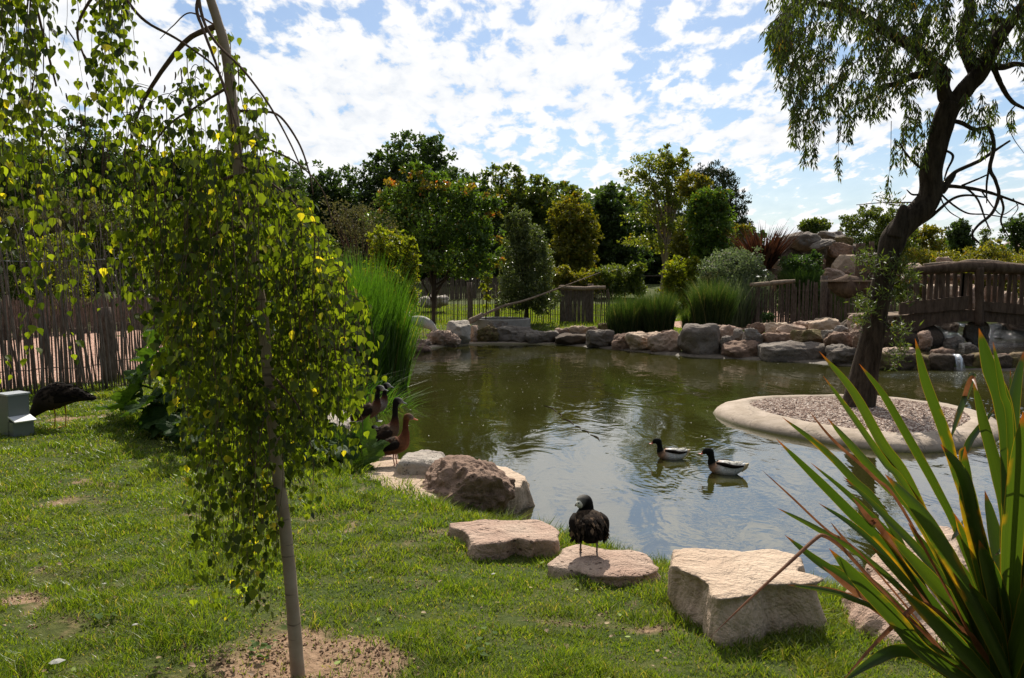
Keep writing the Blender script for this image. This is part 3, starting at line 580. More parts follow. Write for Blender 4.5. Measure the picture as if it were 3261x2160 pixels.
Fq = grid_faces(len(x), len(x)); Fq = mp_[Fq]; Fq = Fq[(Fq >= 0).all(1)]; cc = c[ins]
gravel_z = lambda x, y: .145 + .05 * np.clip(-sdist(G, x, y) / .6, 0, 1) + .02 * n2d(x, y, 2.2, 5)
tag(mesh_np('island_gravel', np.column_stack([cc, gravel_z(cc[:, 0], cc[:, 1])]), Fq, M['gravel_brown'], smooth=True), kind='structure')
r = rnd(5); q = cc[r.integers(0, len(cc), 9000)] + r.normal(0, .03, (9000, 2)); q = q[sdist(G, q[:, 0], q[:, 1]) < 0]; oc, of = ico(1)
mb = MB(); oc2 = np.array([(1, 0, 0), (-1, 0, 0), (0, 1, 0), (0, -1, 0), (0, 0, 1), (0, 0, -1)], float); of2 = np.array([(0, 2, 4), (2, 1, 4), (1, 3, 4), (3, 0, 4), (2, 0, 5), (1, 2, 5), (3, 1, 5), (0, 3, 5)])
def stone_mat(name, *cs):
    t = NT(name); ri = t.n('NewGeometry').outputs['Random Per Island']; return t.fin(t.ramp(ri, *[(i / (len(cs) - 1), c) for i, c in enumerate(cs)]), .85, spec=.2)
mb.scatter(oc2, of2, np.column_stack([q, gravel_z(q[:, 0], q[:, 1]) + .004]), unit(r, len(q)) * (1, 1, .2), np.tile((0, 0, 1.), (len(q), 1)), np.column_stack([r.uniform(.012, .034, len(q)), r.uniform(.015, .042, len(q)), r.uniform(.007, .018, len(q))]))
tag(mb.build('pebbles', stone_mat('pebbles', (.16, .10, .08), (.32, .22, .17), (.48, .38, .31), (.70, .60, .52))), kind='stuff')
# ------------------------------------------------------------------ concrete ring, weir, waterfall
mb = MB(); c = D(*ZA(1085, 300), 28.2); zt = D(*ZA(1085, 205), 29.0).z; zb = g1(c.x, 29) - .1; th = np.linspace(0, 2 * np.pi, 48, endpoint=False); Rr = 1.1
vs = []; 
for r_, z in ((Rr, zb), (Rr, zt - .02), (Rr - .02, zt), (Rr - .13, zt), (Rr - .15, zt - .02), (Rr - .15, zb)): vs.append(np.column_stack([c.x + r_ * np.cos(th), 29.2 + r_ * np.sin(th), np.full(48, z)]))
i = np.arange(5)[:, None] * 48; j = np.arange(48)[None]; mb.add(np.vstack(vs), np.stack([i + j, i + (j + 1) % 48, i + 48 + (j + 1) % 48, i + 48 + j], -1).reshape(-1, 4))
ring = mb.build('concrete_ring', M['concrete_grey'], smooth=False); tag(ring, 'round grey concrete ring standing behind the far shore rocks', 'planter')
fill = flat('soil', [(c.x + .94 * math.cos(a), 29.2 + .94 * math.sin(a)) for a in th], zt - .12, M['rock_dark']); del fill['kind']; fill.parent = ring
mb = MB(); P = [D(*ZA(770, 240), 28.4), D(*ZA(1100, 85), 28.6), D(*ZA(1400, 0), 28.8), D(*win(1250, 850, 3.381)(2240, 60), 29)]; mb.tube(P, [.05, .045, .035, .012], 8, 20)
tag(mb.build('pole', M['wood_pale'], smooth=True), 'long thin pole leaning up to the right over the concrete ring', 'pole')
mb = MB(); P = [D(*ZA(760, 245), 28.2), D(*ZA(830, 205), 28.35), D(*ZA(905, 165), 28.5)]; mb.tube(P, [.1, .11, .08], 8, 8, wob=.2)
tag(mb.build('log', M['wood_pale'], smooth=True), 'short split log lying at the foot of the leaning pole', 'log')
weir = [D(*ZC(x, 1200), 19.6) for x in (40, 300, 560, 800, 960, 1000, 1200, 1500, 1800, 2400)]
wr = empty('weir', (11.5, 19.6, .05), 'low dark mossy stone weir holding back the stream', 'weir'); r = rnd(33); xw = D(*ZC(20, 1200), 19.6).x; gapa, gapb = D(*ZC(950, 1190), 19.5).x, D(*ZC(1040, 1190), 19.5).x
while xw < 16.5:
    L_ = r.uniform(.45, .95); xc_ = xw + L_ / 2
    if not (xc_ + L_ / 2 > gapa and xc_ - L_ / 2 < gapb):
        q = rock(None, None, (xc_, 19.66 + r.normal(0, .04), .14 + r.normal(0, .015)), (L_ / 2 * 1.15, .22, .25), int(xw * 100), 'rock_moss' if r.random() < .5 else 'rock_dark', box=.6, rough=.12, name='stone', sub=4); l_ = q.location.copy(); q.parent = wr; q.matrix_parent_inverse = Matrix.Translation(wr.location).inverted()
    xw += L_ * .82
t = NT('falling_water'); nz = t.n('Mapping', i_Scale=(22, 22, 2)); t.L.new(t.pos(), nz.inputs[0]); nn = t.noise(1.5, 4, .6, nz.outputs[0])
M['fall'] = t.fin((.75, .78, .8), .12, t.bump(nn, 1, .03), .8, Transmission_Weight=.75, IOR=1.33)
t = NT('cascade_water'); nn = t.noise(14, 5, .7, None, 1.0); M['cascade'] = t.fin((.012, .012, .008), .08, t.bump(nn, 1, .10), .5, IOR=1.33)
mb = MB(); a, b_ = D(*ZC(955, 1190), 19.5).x, D(*ZC(1035, 1190), 19.5).x; xs = np.linspace(a, b_, 14); rows = []
for t_ in np.linspace(0, 1, 14): rows.append(np.column_stack([xs + .012 * np.sin(xs * 60), 19.62 - .34 * t_ ** .6 - .02 * np.sin(xs * 43 + t_ * 5), .375 - .37 * t_ ** 2 + 0 * xs]))
mb.add(np.vstack(rows), grid_faces(14, 14)); tag(mb.build('waterfall', M['fall'], smooth=True), kind='structure')
for k_, (x0, wd2, h2) in enumerate(((10.2, 1.6, .45), (11.6, 1.5, .5), (12.7, 1.3, .42), (14.2, .7, .40), (16.7, 1.2, .5), (17.8, 1.4, .5))):
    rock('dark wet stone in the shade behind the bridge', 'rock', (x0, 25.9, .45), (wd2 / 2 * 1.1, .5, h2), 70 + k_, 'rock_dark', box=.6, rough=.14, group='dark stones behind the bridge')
for x0, x1 in ((12.9, 14.3), (14.7, 16.6)):
    xs, ys = np.linspace(x0, x1, 40), np.linspace(0, 1, 24); X_, Y_ = np.meshgrid(xs, ys); mb = MB(); mb.add(np.stack([X_.ravel(), (24.7 + 1.3 * Y_).ravel(), (.34 + .42 * Y_ ** 1.1 + .025 * np.sin(Y_ * 20 + X_ * 3)).ravel() + .035 * n2d(X_.ravel(), Y_.ravel() * 3, 3.0, 4)], 1), grid_faces(40, 24)); tag(mb.build('cascade_water', M['cascade'], smooth=True), kind='structure')
# ------------------------------------------------------------------ fences
def paling(name, line, h, sp, wd_, label, seed, posts=(), lean=.02, top=None, wires=(.25, .8), mat='wood_fence', hvar=.06, post_h=1.1, post_r=.06, cat='fence', group=None):
    r = rnd(seed); root = empty(name, (line[0][0], line[0][1], g1(*line[0][:2])), label, cat, group)
    L = np.array([p[:2] for p in line], float); seg = np.hypot(*np.diff(L, axis=0).T); cum = np.concatenate([[0], np.cumsum(seg)]); n = int(cum[-1] / sp)
    s = np.arange(n) * sp + r.uniform(-.2, .2, n) * sp; x = np.interp(s, cum, L[:, 0]); y = np.interp(s, cum, L[:, 1]); z = gz(x, y)
    H = np.full(n, h, float) if not callable(h) else np.array([h(q) for q in s / cum[-1]]); H = H * (1 + r.uniform(-hvar, hvar, n)); W2 = wd_ * r.uniform(.65, 1.25, n)
    dx = np.gradient(L, axis=0); ang = np.interp(s, cum, np.arctan2(dx[:, 1], dx[:, 0])); mb = MB()
    tv = np.array([(-.5, 0, -.2), (.5, 0, -.25), (.45, 0, .2), (-.45, 0, .25), (-.5, .5, -.2), (.5, .5, -.2), (.42, .5, .25), (-.45, .5, .2), (-.4, .97, -.12), (.35, .97, -.1), (.3, .98, .12), (-.3, .98, .12), (0, 1.02, 0)])
    tq = np.array([(0, 1, 5, 4), (1, 2, 6, 5), (2, 3, 7, 6), (3, 0, 4, 7), (4, 5, 9, 8), (5, 6, 10, 9), (6, 7, 11, 10), (7, 4, 8, 11)])
    A = np.column_stack([np.cos(ang) * r.normal(0, lean, n), np.sin(ang) * r.normal(0, lean, n) + r.normal(0, lean, n), np.ones(n)]); Nn = np.column_stack([np.sin(ang), -np.cos(ang), np.zeros(n)]) + r.normal(0, .25, (n, 3)) * (1, 1, 0)
    mb.scatter(tv, tq, np.column_stack([x, y, z - .02]), A, Nn, np.column_stack([W2, H, W2]))
    for wz in wires:
        q = np.arange(0, n, 2); mb.tube(np.column_stack([x[q], y[q] + .016, z[q] + H[q] * 0 + wz * float(np.mean(H))]), .004, 4, len(q)); mb.tube(np.column_stack([x[q], y[q] - .016, z[q] + wz * float(np.mean(H)) + .01]), .004, 4, len(q))
    mb.build('paling', M[mat], root)
    for px_, ph, pr in posts:
        xx = px_; s_ = np.interp(xx, [0, 1], [0, cum[-1]]); X, Y = np.interp(s_, cum, L[:, 0]), np.interp(s_, cum, L[:, 1]); Z = g1(X, Y); m2 = MB(); m2.tube([(X, Y - .09, Z - .05), (X + .01, Y - .09, Z + ph / 2), (X, Y - .09, Z + ph)], [pr, pr * .96, pr * .9], 10, 7, wob=.12, seed=s_); m2.build('post', M[mat], root, True)
    return root
paling('paling_fence', L1, 1.17, .060, .027, 'brown paling fence along the left edge of the lawn', 3, [(.18, 1.2, .06), (.335, 1.22, .11), (.55, 1.2, .06), (.8, 1.2, .06)], .03)
A, B, C_ = D(-60, 795, 21.6), D(360, 756, 27.5), D(620, 752, 30)
paling('paling_fence', [A, B, C_], lambda t: 1.25 - .15 * t, .06, .05, 'dark close paling fence across the gravel yard at the foot of the slope', 4, [(.1, 1.3, .07), (.45, 1.25, .07), (.75, 1.3, .07)], .01)
mf = [D(900, 752, 30.6), D(1180, 750, 31.2), D(1300, 752, 31)]
paling('paling_fence', mf, 1.33, .088, .036, 'open paling fence behind the orange tinted tree', 5, [(.02, 1.5, .06), (.46, 1.62, .1), (.62, 1.5, .08)], .012)
paling('paling_fence', [D(1296, 752, 31), D(1420, 750, 31)], 1.35, .075, .045, 'grey paling panel left of the tall grass clumps', 6, [(.02, 1.5, .07), (.55, 1.55, .12)], .012)
g = empty('wooden_gate', D(1345, 752, 30.8), 'solid dark wooden gate beside the silvery bush', 'gate')
for k_ in range(8):
    x0 = D(1300 + k_ * 9.5, 752, 30.8).x; mb = MB(); mb.box((x0, 30.8, g1(x0, 30.8) + .67 + .03 * math.sin(k_ * 2.3)), (.145, .03, 1.25)); mb.build('board', M['wood_fence'], g)
mb = MB(); mb.tube([D(1292, 664, 30.7), D(1340, 667, 30.7), D(1400, 665, 30.7)], [.07, .08, .07], 8, 9, wob=.2); mb.build('top_log', M['wood_pale'], g, True)
fl = [D(*Z5(-10, 745), 27.8), D(*Z5(400, 740), 27.3), D(*Z5(700, 735), 26.6), D(*Z5(900, 735), 25.5)]
fr = paling('paling_fence', fl, lambda t: 1.43 + .32 * math.sin(t * 2.2), .080, .068, 'tall grey paling fence between the grass clumps and the bridge', 7, [(.03, 1.6, .08), (.47, 1.85, .13), (.8, 1.8, .1)], .015, hvar=.09)
mb = MB(); mb.tube([D(*Z5(-20, 505), 27.5), D(*Z5(60, 500), 27.5), D(*Z5(160, 490), 27.4), D(*Z5(260, 480), 27.3)], [.07, .08, .08, .05], 8, 12, wob=.2); mb.build('top_rail', M['wood_pale'], fr, True)
paling('paling_fence', [D(940, 690, 44), D(1010, 688, 45), D(1190, 684, 47)], 1.3, .10, .08, 'far dark paling fence at the back of the paddock', 8, [], .01)
p0 = [D(1480, 662, 62), D(1530, 662, 62), D(1600, 664, 63)]; root = empty('post_and_rail_fence', p0[0], 'distant post and rail fence at the edge of the meadow', 'fence')
for p in p0: m2 = MB(); m2.tube([(p.x, p.y, p.z - .8), (p.x, p.y, p.z + 1.1)], .12, 6); m2.build('post', M['wood_fence'], root)
m2 = MB(); m2.tube([q + Vector((0, 0, .8)) for q in p0], .05, 6); m2.build('rail', M['wood_fence'], root)
# canes along the left fence
r = rnd(77); cane_list = []
for k_ in range(74):
    u = -20 + 380 * (k_ + r.uniform(-.4, .4)) / 73; d = np.interp(u, [0, 270, 344], [11.0, 12.4, 13.4]) + r.uniform(-.25, .25); b = D(u, 900, d); z0 = g1(b.x, b.y); ln = r.uniform(2.2, 3.5) * (.8 if r.random() < .3 else 1); lx = r.normal(-.06, .06)
    P = [(0, 0, -.05), (lx * ln * .4 + r.normal(0, .02), r.normal(0, .05), ln * .5), (lx * ln * 1.0 + r.normal(0, .05), r.normal(0, .08), ln)]
    mb = MB(); rr_ = r.uniform(.009, .018); mb.tube(P, [rr_, rr_ * .8, rr_ * .3], 6, 9)
    if r.random() < .35: mb.tube([P[1], (P[1][0] + r.normal(0, .12), P[1][1] + .05, P[1][2] + .5)], [rr_ * .5, rr_ * .2], 5, 4)
    o = mb.build('cane', M['cane'], smooth=True); o.location = (b.x, b.y, z0); tag(o, 'tall thin brown cane standing against the left paling fence', 'cane', 'canes along the left paling fence')
mb = MB(); P = [D(-10, 603, 11.2), D(100, 605, 11.8), D(230, 600, 12.4), D(375, 590, 13.5)]; mb.tube(P, .004, 5, 20); tag(mb.build('wire', M['steel']), 'thin pale wire stretched across the tall canes', 'wire')
# ------------------------------------------------------------------ bridge
BY = 22.3; br = empty('footbridge', D(2262, 760, BY), 'dark rustic timber footbridge over the stream at the right', 'bridge')
def plank(name, pts, h_, th_, mat='wood_bridge', y=BY):
    mb = MB(); P = catmull([tuple(D(*ZC(a, b), y)) for a, b in pts], 22); hh = np.interp(np.linspace(0, 1, 22), np.linspace(0, 1, len(h_)), h_); w_ = .012 * vnoise(P * 6)
    V = np.stack([P + np.array((0, s_ * th_, 0)) + np.stack([0 * hh, 0 * hh, k_ * hh + w_], -1) for s_, k_ in ((-1, -1), (-1, 1), (1, 1), (1, -1))], 1).reshape(-1, 3); i = np.arange(21)[:, None] * 4; j = np.arange(4)[None]
    mb.add(V, np.vstack([np.stack([i + j, i + (j + 1) % 4, i + 4 + (j + 1) % 4, i + 4 + j], -1).reshape(-1, 4), [(0, 1, 2, 3), (84, 87, 86, 85)]])); return mb.build(name, M[mat], br)
def beam(name, pts, r_, mat='wood_bridge', sides=12, n=24, wob=.12, y=BY, rl=None, sd=0):
    mb = MB(); mb.tube([D(*ZC(a, b), y) for a, b in pts], r_, sides, n, wob=wob, seed=sd, rl=rl); return mb.build(name, M[mat], br, True)
beam('handrail', [(440, 290), (640, 270), (870, 250), (1100, 235), (1300, 235), (1500, 250), (1760, 270), (2100, 300)], [.08, .12, .15, .16, .165, .155, .15, .14], n=60, wob=.07, y=BY - .05)
beam('handrail_cap', [(640, 212), (850, 200), (1000, 205), (1110, 182), (1350, 190), (1560, 215), (1800, 228)], [.03, .06, .07, .07, .08, .07, .05], 'wood_pale', n=50, wob=.12, y=BY)
for k_, x in enumerate([490, 560, 640, 715, 770, 830, 895, 965, 1035, 1065, 1135, 1320, 1395, 1460, 1540, 1610, 1680, 1760, 1850]):
    mb = MB(); a, b = D(*ZC(x, 300), BY), D(*ZC(x + (k_ % 3 - 1) * 6, 720), BY); mb.box(((a.x + b.x) / 2, BY, (a.z + b.z) / 2), (.10 + .05 * (k_ % 4 == 1), .05, abs(a.z - b.z)), ax=Matrix.Rotation(.02 * (k_ % 5 - 2), 3, 'Y')); mb.build('baluster', M['wood_bridge'], br)
beam('post', [(1228, 240), (1230, 500), (1228, 860)], [.125, .11, .12], n=18, y=BY - .12)
plank('kick_board', [(380, 680), (700, 650), (1110, 610)], [.17, .18, .19], .04, y=BY - .1)
plank('kick_board', [(1265, 650), (1500, 672), (1800, 700), (2100, 730)], [.13, .14, .14, .14], .04, y=BY - .1)
plank('arch_beam', [(330, 880), (500, 830), (740, 775), (1000, 755), (1230, 755), (1500, 765), (1780, 800), (2100, 860)], [.3, .26, .2, .17, .16, .18, .2, .22], .09)
plank('arch_beam', [(330, 860), (500, 810), (740, 765), (1000, 742), (1230, 735), (1500, 745), (1780, 780), (2100, 840)], [.2, .2, .16, .14, .13, .14, .16, .2], .09, y=BY + 1.6)
mb = MB()
for k_ in range(46):
    x = 10.3 + k_ * .2; u = CU + x / (BY + .8) * F; zc = D(*ZC(1222, 738), BY).z - .012 * (x - 12.4) ** 2; mb.box((x, BY + .8, zc - .02), (.185, 1.75, .05))
mb.build('deck', M['wood_pale'], br)
for k_, x in enumerate([560, 700, 840, 980, 1120, 1330, 1470, 1600]):
    a, b = D(*ZC(x, 330), BY + 1.6), D(*ZC(x, 680), BY + 1.6); mb = MB(); mb.box(((a.x + b.x) / 2, BY + 1.6, (a.z + b.z) / 2), (.1, .05, abs(a.z - b.z))); mb.build('baluster', M['wood_bridge'], br)
beam('handrail', [(440, 350), (800, 350), (1200, 345), (1800, 345)], .09, n=30, y=BY + 1.6)
for (x0, x1, yt, yb, nm) in ((1600, 1760, 325, 1000, 'end_post'), (1790, 1880, 300, 1000, 'end_post')):
    mb = MB(); xm = (x0 + x1) / 2; a = D(*ZD(xm, yt), 25.6); b = D(*ZD(xm + 30, 1500), 25.6); w_ = (x1 - x0) / 4.3036 * .72585 / F * 25.6 / 2; mb.tube([a, a + (b - a) * .3, a + (b - a) * .6, b], [w_ * .75, w_, w_ * .85, w_], 12, 24, wob=.2, seed=x0); mb.build(nm, M['wood_bridge'], br, True)
mb = MB(); mb.tube([D(*ZD(x, y), 25.4) for x, y in ((1240, 870), (1330, 900), (1480, 925), (1620, 905), (1760, 880))], [.10, .22, .42, .3, .2], 12, 20, wob=.12); mb.build('log_brace', M['wood_bridge'], br, True)
mb = MB(); mb.box(tuple(D(*ZD(1475, 838), 25.3)), (1.45, .5, .05)); mb.build('brace_top', M['wood_pale'], br)
t = MB(); 
for p in (11.2, 11.9): t.add(*[ico(3)[0] * (.6, .9, .5) + (p, BY + .7, .5)], T=ico(3)[1])
tag(t.build('abutment', M['rock_dark'], br, True), 'dark stone abutment')
# ------------------------------------------------------------------ feeder, white stone, person, house
p = W(35, 1004, .58); f = empty('feeder', (p.x, p.y, g1(p.x, p.y)), 'galvanised metal feed hopper with a sloping tray lid on the lawn', 'feeder')
bx, by_, bz = f.location; s_ = p.y / F; h = 96 * s_; w_ = 46 * s_
mb = MB(); Rm = Matrix.Rotation(R(-32), 3, 'Z')
def fb(c, d): v = Rm @ Vector(c); mb.box((bx + v.x, by_ + v.y, bz + c[2]), d, rot=R(-32))
fb((0, 0, h / 2), (w_, w_, h)); fb((w_ * .62, 0, h * .19), (w_ * .5, w_, h * .38)); mb.build('hopper', M['steel'], f)
mb = MB(); fb((0, 0, h + .012), (w_ * 1.12, w_ * 1.12, .018)); mb.build('lid', M['steel_lid'], f)
mb = MB(); v = Rm @ Vector((w_ * .78, 0, 0)); mb.box((bx + v.x, by_ + v.y, bz + h * .45), (w_ * .72, w_ * 1.04, .012), ax=Rm @ Matrix.Rotation(R(18), 3, 'Y')); mb.build('tray_flap', plain('bright_steel', (.8, .8, .8), .35, metal=.3), f)
rockpx(win(1250, 850, 3.381), (262, 315, 595, 405), 37, 'long pale boulder lying in the paddock behind the open fence', 'rock_white', thick=1.2, box=.6, cat='boulder')
hz_ = empty('house', D(2385, 640, 90), 'distant house with a pinkish tiled roof at the right edge', 'house'); hx, hy, hzz = D(2400, 640, 90)
mb = MB(); mb.box((hx, hy, 3.2), (7, 6, 5)); mb.build('wall', M['concrete'], hz_)
mb = MB(); zt, ze = D(2365, 546, 90).z, D(2365, 585, 90).z; V = [(hx - 4, hy - 3.6, ze), (hx + 4, hy - 3.6, ze), (hx + 4, hy + 3.6, ze), (hx - 4, hy + 3.6, ze), (hx - 1.5, hy, zt + .5), (hx + 2, hy, zt + .5)]
mb.add(V, [(0, 1, 5, 4), (2, 3, 4, 5), (3, 2, 1, 0)], [(1, 2, 5), (3, 0, 4)]); mb.build('roof', plain('roof_tile', (.30, .19, .15), .85, nscale=6), hz_)
# ------------------------------------------------------------------ leaf templates
LQ = (np.array([(0, 0, 0), (.5, .45, .12), (0, 1, 0), (-.5, .5, .12)]), np.array([(0, 1, 2, 3)]))
BL = (np.array([(0, 0, 0), (.30, .07, .03), (.46, .30, .07), (.34, .60, .05), (.14, .84, .0), (0, 1.06, -.06), (-.14, .84, 0), (-.34, .60, .05), (-.46, .30, .07), (-.30, .07, .03), (0, .42, -.02)]),
      np.array([(10, i, i + 1) for i in range(0, 9)] + [(10, 9, 0)]))
LAN = (np.array([(0, 0, 0), (.5, .35, .08), (0, 1, -.1), (-.5, .35, .08)]), np.array([(0, 1, 2, 3)]))
# foliage colours
M['lf_birch'] = leaf_mat('leaf_birch', (.018, .034, .004), (.150, .195, .020), (.34, .30, .03), .965, .62, (2.3, 2.2, .6), .45, 3)
M['lf_willow'] = leaf_mat('leaf_willow', (.040, .066, .014), (.115, .150, .036), (.30, .19, .03), .98, .42, (1.5, 1.5, .5), .5, 2)
M['lf_dark'] = leaf_mat('leaf_dark', (0.033, 0.057, 0.017), (0.096, 0.135, 0.033), None, 1, .38, (1.3, 1.5, .5), .5, .4)
M['lf_cypress'] = leaf_mat('leaf_cypress', (0.023, 0.038, 0.016), (0.058, 0.077, 0.023), (.12, .07, .02), .97, .15, (1.2, 1.2, .5), .7, .3)
M['lf_mid'] = leaf_mat('leaf_mid', (0.060, 0.092, 0.016), (0.160, 0.196, 0.040), (.20, .14, .02), .975, .38, (1.6, 1.6, .5), .45, .4)
M['lf_yellow'] = leaf_mat('leaf_yellow', (0.096, 0.112, 0.016), (0.240, 0.224, 0.035), (.26, .17, .02), .95, .42, (1.7, 1.6, .4), .5, .4)
M['lf_oak'] = leaf_mat('leaf_oak', (0.053, 0.100, 0.020), (0.124, 0.196, 0.040), (.16, .12, .02), .95, .38, (1.7, 1.7, .4), .42, .6, .4)
M['lf_oaktop'] = leaf_mat('leaf_oak_orange', (.13, .16, .02), (.34, .25, .03), (.48, .16, .04), .86, .42, (1.5, 1.2, .5), .3, .6, .8)
M['lf_silver'] = leaf_mat('leaf_silver', (0.075, 0.101, 0.036), (0.158, 0.187, 0.067), (.16, .16, .06), .9, .35, (1.4, 1.5, .6), .4, .5, .5)
M['lf_locust'] = leaf_mat('leaf_locust', (0.083, 0.115, 0.019), (0.200, 0.232, 0.045), (.24, .20, .03), .95, .48, (1.7, 1.6, .45), .4, .4)
M['lf_lime'] = leaf_mat('leaf_lime', (0.110, 0.138, 0.013), (0.242, 0.275, 0.028), (.30, .26, .03), .9, .55, (1.5, 1.5, .4), .5, .8)
M['lf_gray'] = leaf_mat('leaf_greygreen', (0.112, 0.152, 0.077), (0.224, 0.264, 0.160), (.19, .17, .19), .93, .35, (1.2, 1.3, .7), .6, .8)
M['lf_rosemary'] = leaf_mat('leaf_rosemary', (0.038, 0.080, 0.019), (0.096, 0.157, 0.042), None, 1, .35, (1.4, 1.5, .5), .5, .8)
M['lf_brown'] = leaf_mat('leaf_brown', (.08, .08, .035), (.16, .15, .06), None, 1, .3, (1.2, 1.2, .7), .8, .8)
M['reed'] = leaf_mat('reed', (.040, .095, .010), (.085, .17, .018), (.22, .20, .05), .97, .50, (1.5, 1.6, .45), .4, .8)
M['tuft'] = leaf_mat('tuft', (0.022, 0.048, 0.010), (0.070, 0.105, 0.030), (.20, .17, .08), .93, .42, (1.4, 1.5, .5), .5, .8)
M['flax_red'] = leaf_mat('flax_red', (.030, .013, .008), (.075, .030, .016), None, 1, .35, (1.2, 1.0, .8), .5, .8, .3)
M['grass'] = leaf_mat('grass', (.070, .110, .012), (.160, .190, .030), (.34, .28, .13), .93, .45, (1.6, 1.55, .45), .4, 1.3)
def grass_mat():
    t = NT('grass'); ri = t.n('NewGeometry').outputs['Random Per Island']; c = t.mix(ri, (.060, .120, .011), (.215, .280, .034)); h = t.math('FRACT', t.math('MULTIPLY', ri, 37.7)); c = t.mix(t.rng(h, .93, .94), c, (.34, .28, .13))
    c = t.mix(t.rng(t.noise(1.6, 5, .65), .52, .70, 0, .4), c, (.22, .20, .06)); c = t.mix(t.rng(t.noise(3.1, 4, .6, None, .5), .52, .70, 0, .7), c, (.045, .075, .012)); return t.fin(c, .45, spec=.4, trans=.45, tcol=t.mix(1.0, c, (1.6, 1.55, .45), 'MULTIPLY'))
M['grass'] = grass_mat()
# ------------------------------------------------------------------ background trees
def crown(r, ell, d, n, size, asp=.6, clump=.16, shell=.55, up=.3, per=26, droop=0):
    """leaf clumps spread through ellipsoids given as (u, v, ru, rv) at depth d; returns P, A, N, S"""
    Ps, w = [], np.array([e[2] * e[3] for e in ell], float); w /= w.sum(); s = d / F; ncl = max(1, n // per)
    for e, k in zip(ell, (w * ncl).astype(int) + 1):
        c = D(e[0], e[1], d + (e[4] if len(e) > 4 else 0)); rad = np.array([e[2] * s, max(e[2], e[3] * .6) * s * .85, e[3] * s])
        q = unit(r, k) * (r.uniform(shell ** 3, 1, k) ** (1 / 3))[:, None]; q = q * (1 + .26 * fbm(q * 2.1 + e[0], 3))[:, None]
        cc = np.array(c) + q * rad; cr = clump * rad.mean() * r.uniform(.55, 1.35, k)
        m_ = per; off = unit(r, k * m_) * (r.uniform(0, 1, k * m_) ** .45)[:, None] * np.repeat(cr, m_)[:, None] * (1, 1, .75)
        Ps.append(np.repeat(cc, m_, 0) + off)
    P = np.vstack(Ps); A = unit(r, len(P)) + (0, 0, up - droop); Nn = unit(r, len(P)) + (0, 0, .6); S = size * r.uniform(.6, 1.3, len(P))
    return P, A, Nn, np.column_stack([S * asp, S, S])
def tree(label, ell, d, base, n, size, mat, trunk=.18, cat='tree', name='tree', seed=1, group=None, limbs=5, tk=None, bark='bark_dark', second=None, foliage='crown', tpl=LQ, **k):
    r = rnd(seed); b = D(base[0], base[1], d); b.z = g1(b.x, b.y)
    if cat == 'bush' and d > 24:
        vb = HZ + (CH - b.z) / d * F; ell = list(ell) + [(e[0], (e[1] + vb) / 2, e[2], max(e[3] * .8, (vb - e[1]) * .5)) for e in ell if vb - e[1] > e[3]]; n = int(n * 1.5); trunk = 0
    if cat == 'tree' and d > 50: vb = 660; ell = list(ell) + [(e[0], (e[1] + vb) / 2, e[2] * .95, (vb - e[1]) * .5) for e in ell if e[3] > 30 and vb - e[1] > 60]; n = int(n * 1.3)
    if d > 30: n, size = int(n * 1.5), size * .78
    root = empty(name, b, label, cat, group); mb = MB()
    P, A, Nn, S = crown(r, ell, d, n, size, **k); mb.scatter(tpl[0], tpl[1], P, A, Nn, S); mb.build(foliage, M[mat], root)
    if second:
        f2, n2_, sel = second; P, A, Nn, S = crown(r, f2, d, n2_, size, **k); mb = MB(); mb.scatter(tpl[0], tpl[1], P, A, Nn, S); mb.build('turning_leaves', M[sel], root)
    if trunk:
        mb = MB(); big = max(ell, key=lambda e: e[2] * e[3]); top = D(big[0], big[1] - big[3] * .3, d); mid = (b + top) / 2 + Vector((r.normal(0, .2), 0, 0)); mid.x = b.x * .6 + top.x * .4
        mb.tube([b - Vector((0, 0, .3)), b + Vector((0, 0, .1)), mid, top], [trunk * 1.3, trunk * 1.1, trunk * .8, trunk * .3], 9, 16, wob=.1)
        for q in range(limbs):
            e = ell[q % len(ell)]; t = D(e[0] + r.uniform(-.7, .7) * e[2], e[1] - r.uniform(-.2, .7) * e[3], d + r.uniform(-.5, .5) * e[2] * d / F); s_ = b.lerp(top, r.uniform(.25, .7)); m2 = s_.lerp(t, .5) + Vector((0, 0, .1 * (t - s_).length))
            mb.tube([s_, m2, t], [trunk * .45, trunk * .3, trunk * .08], 6, 9)
        mb.build('trunk', M[bark], root, True)
    return root
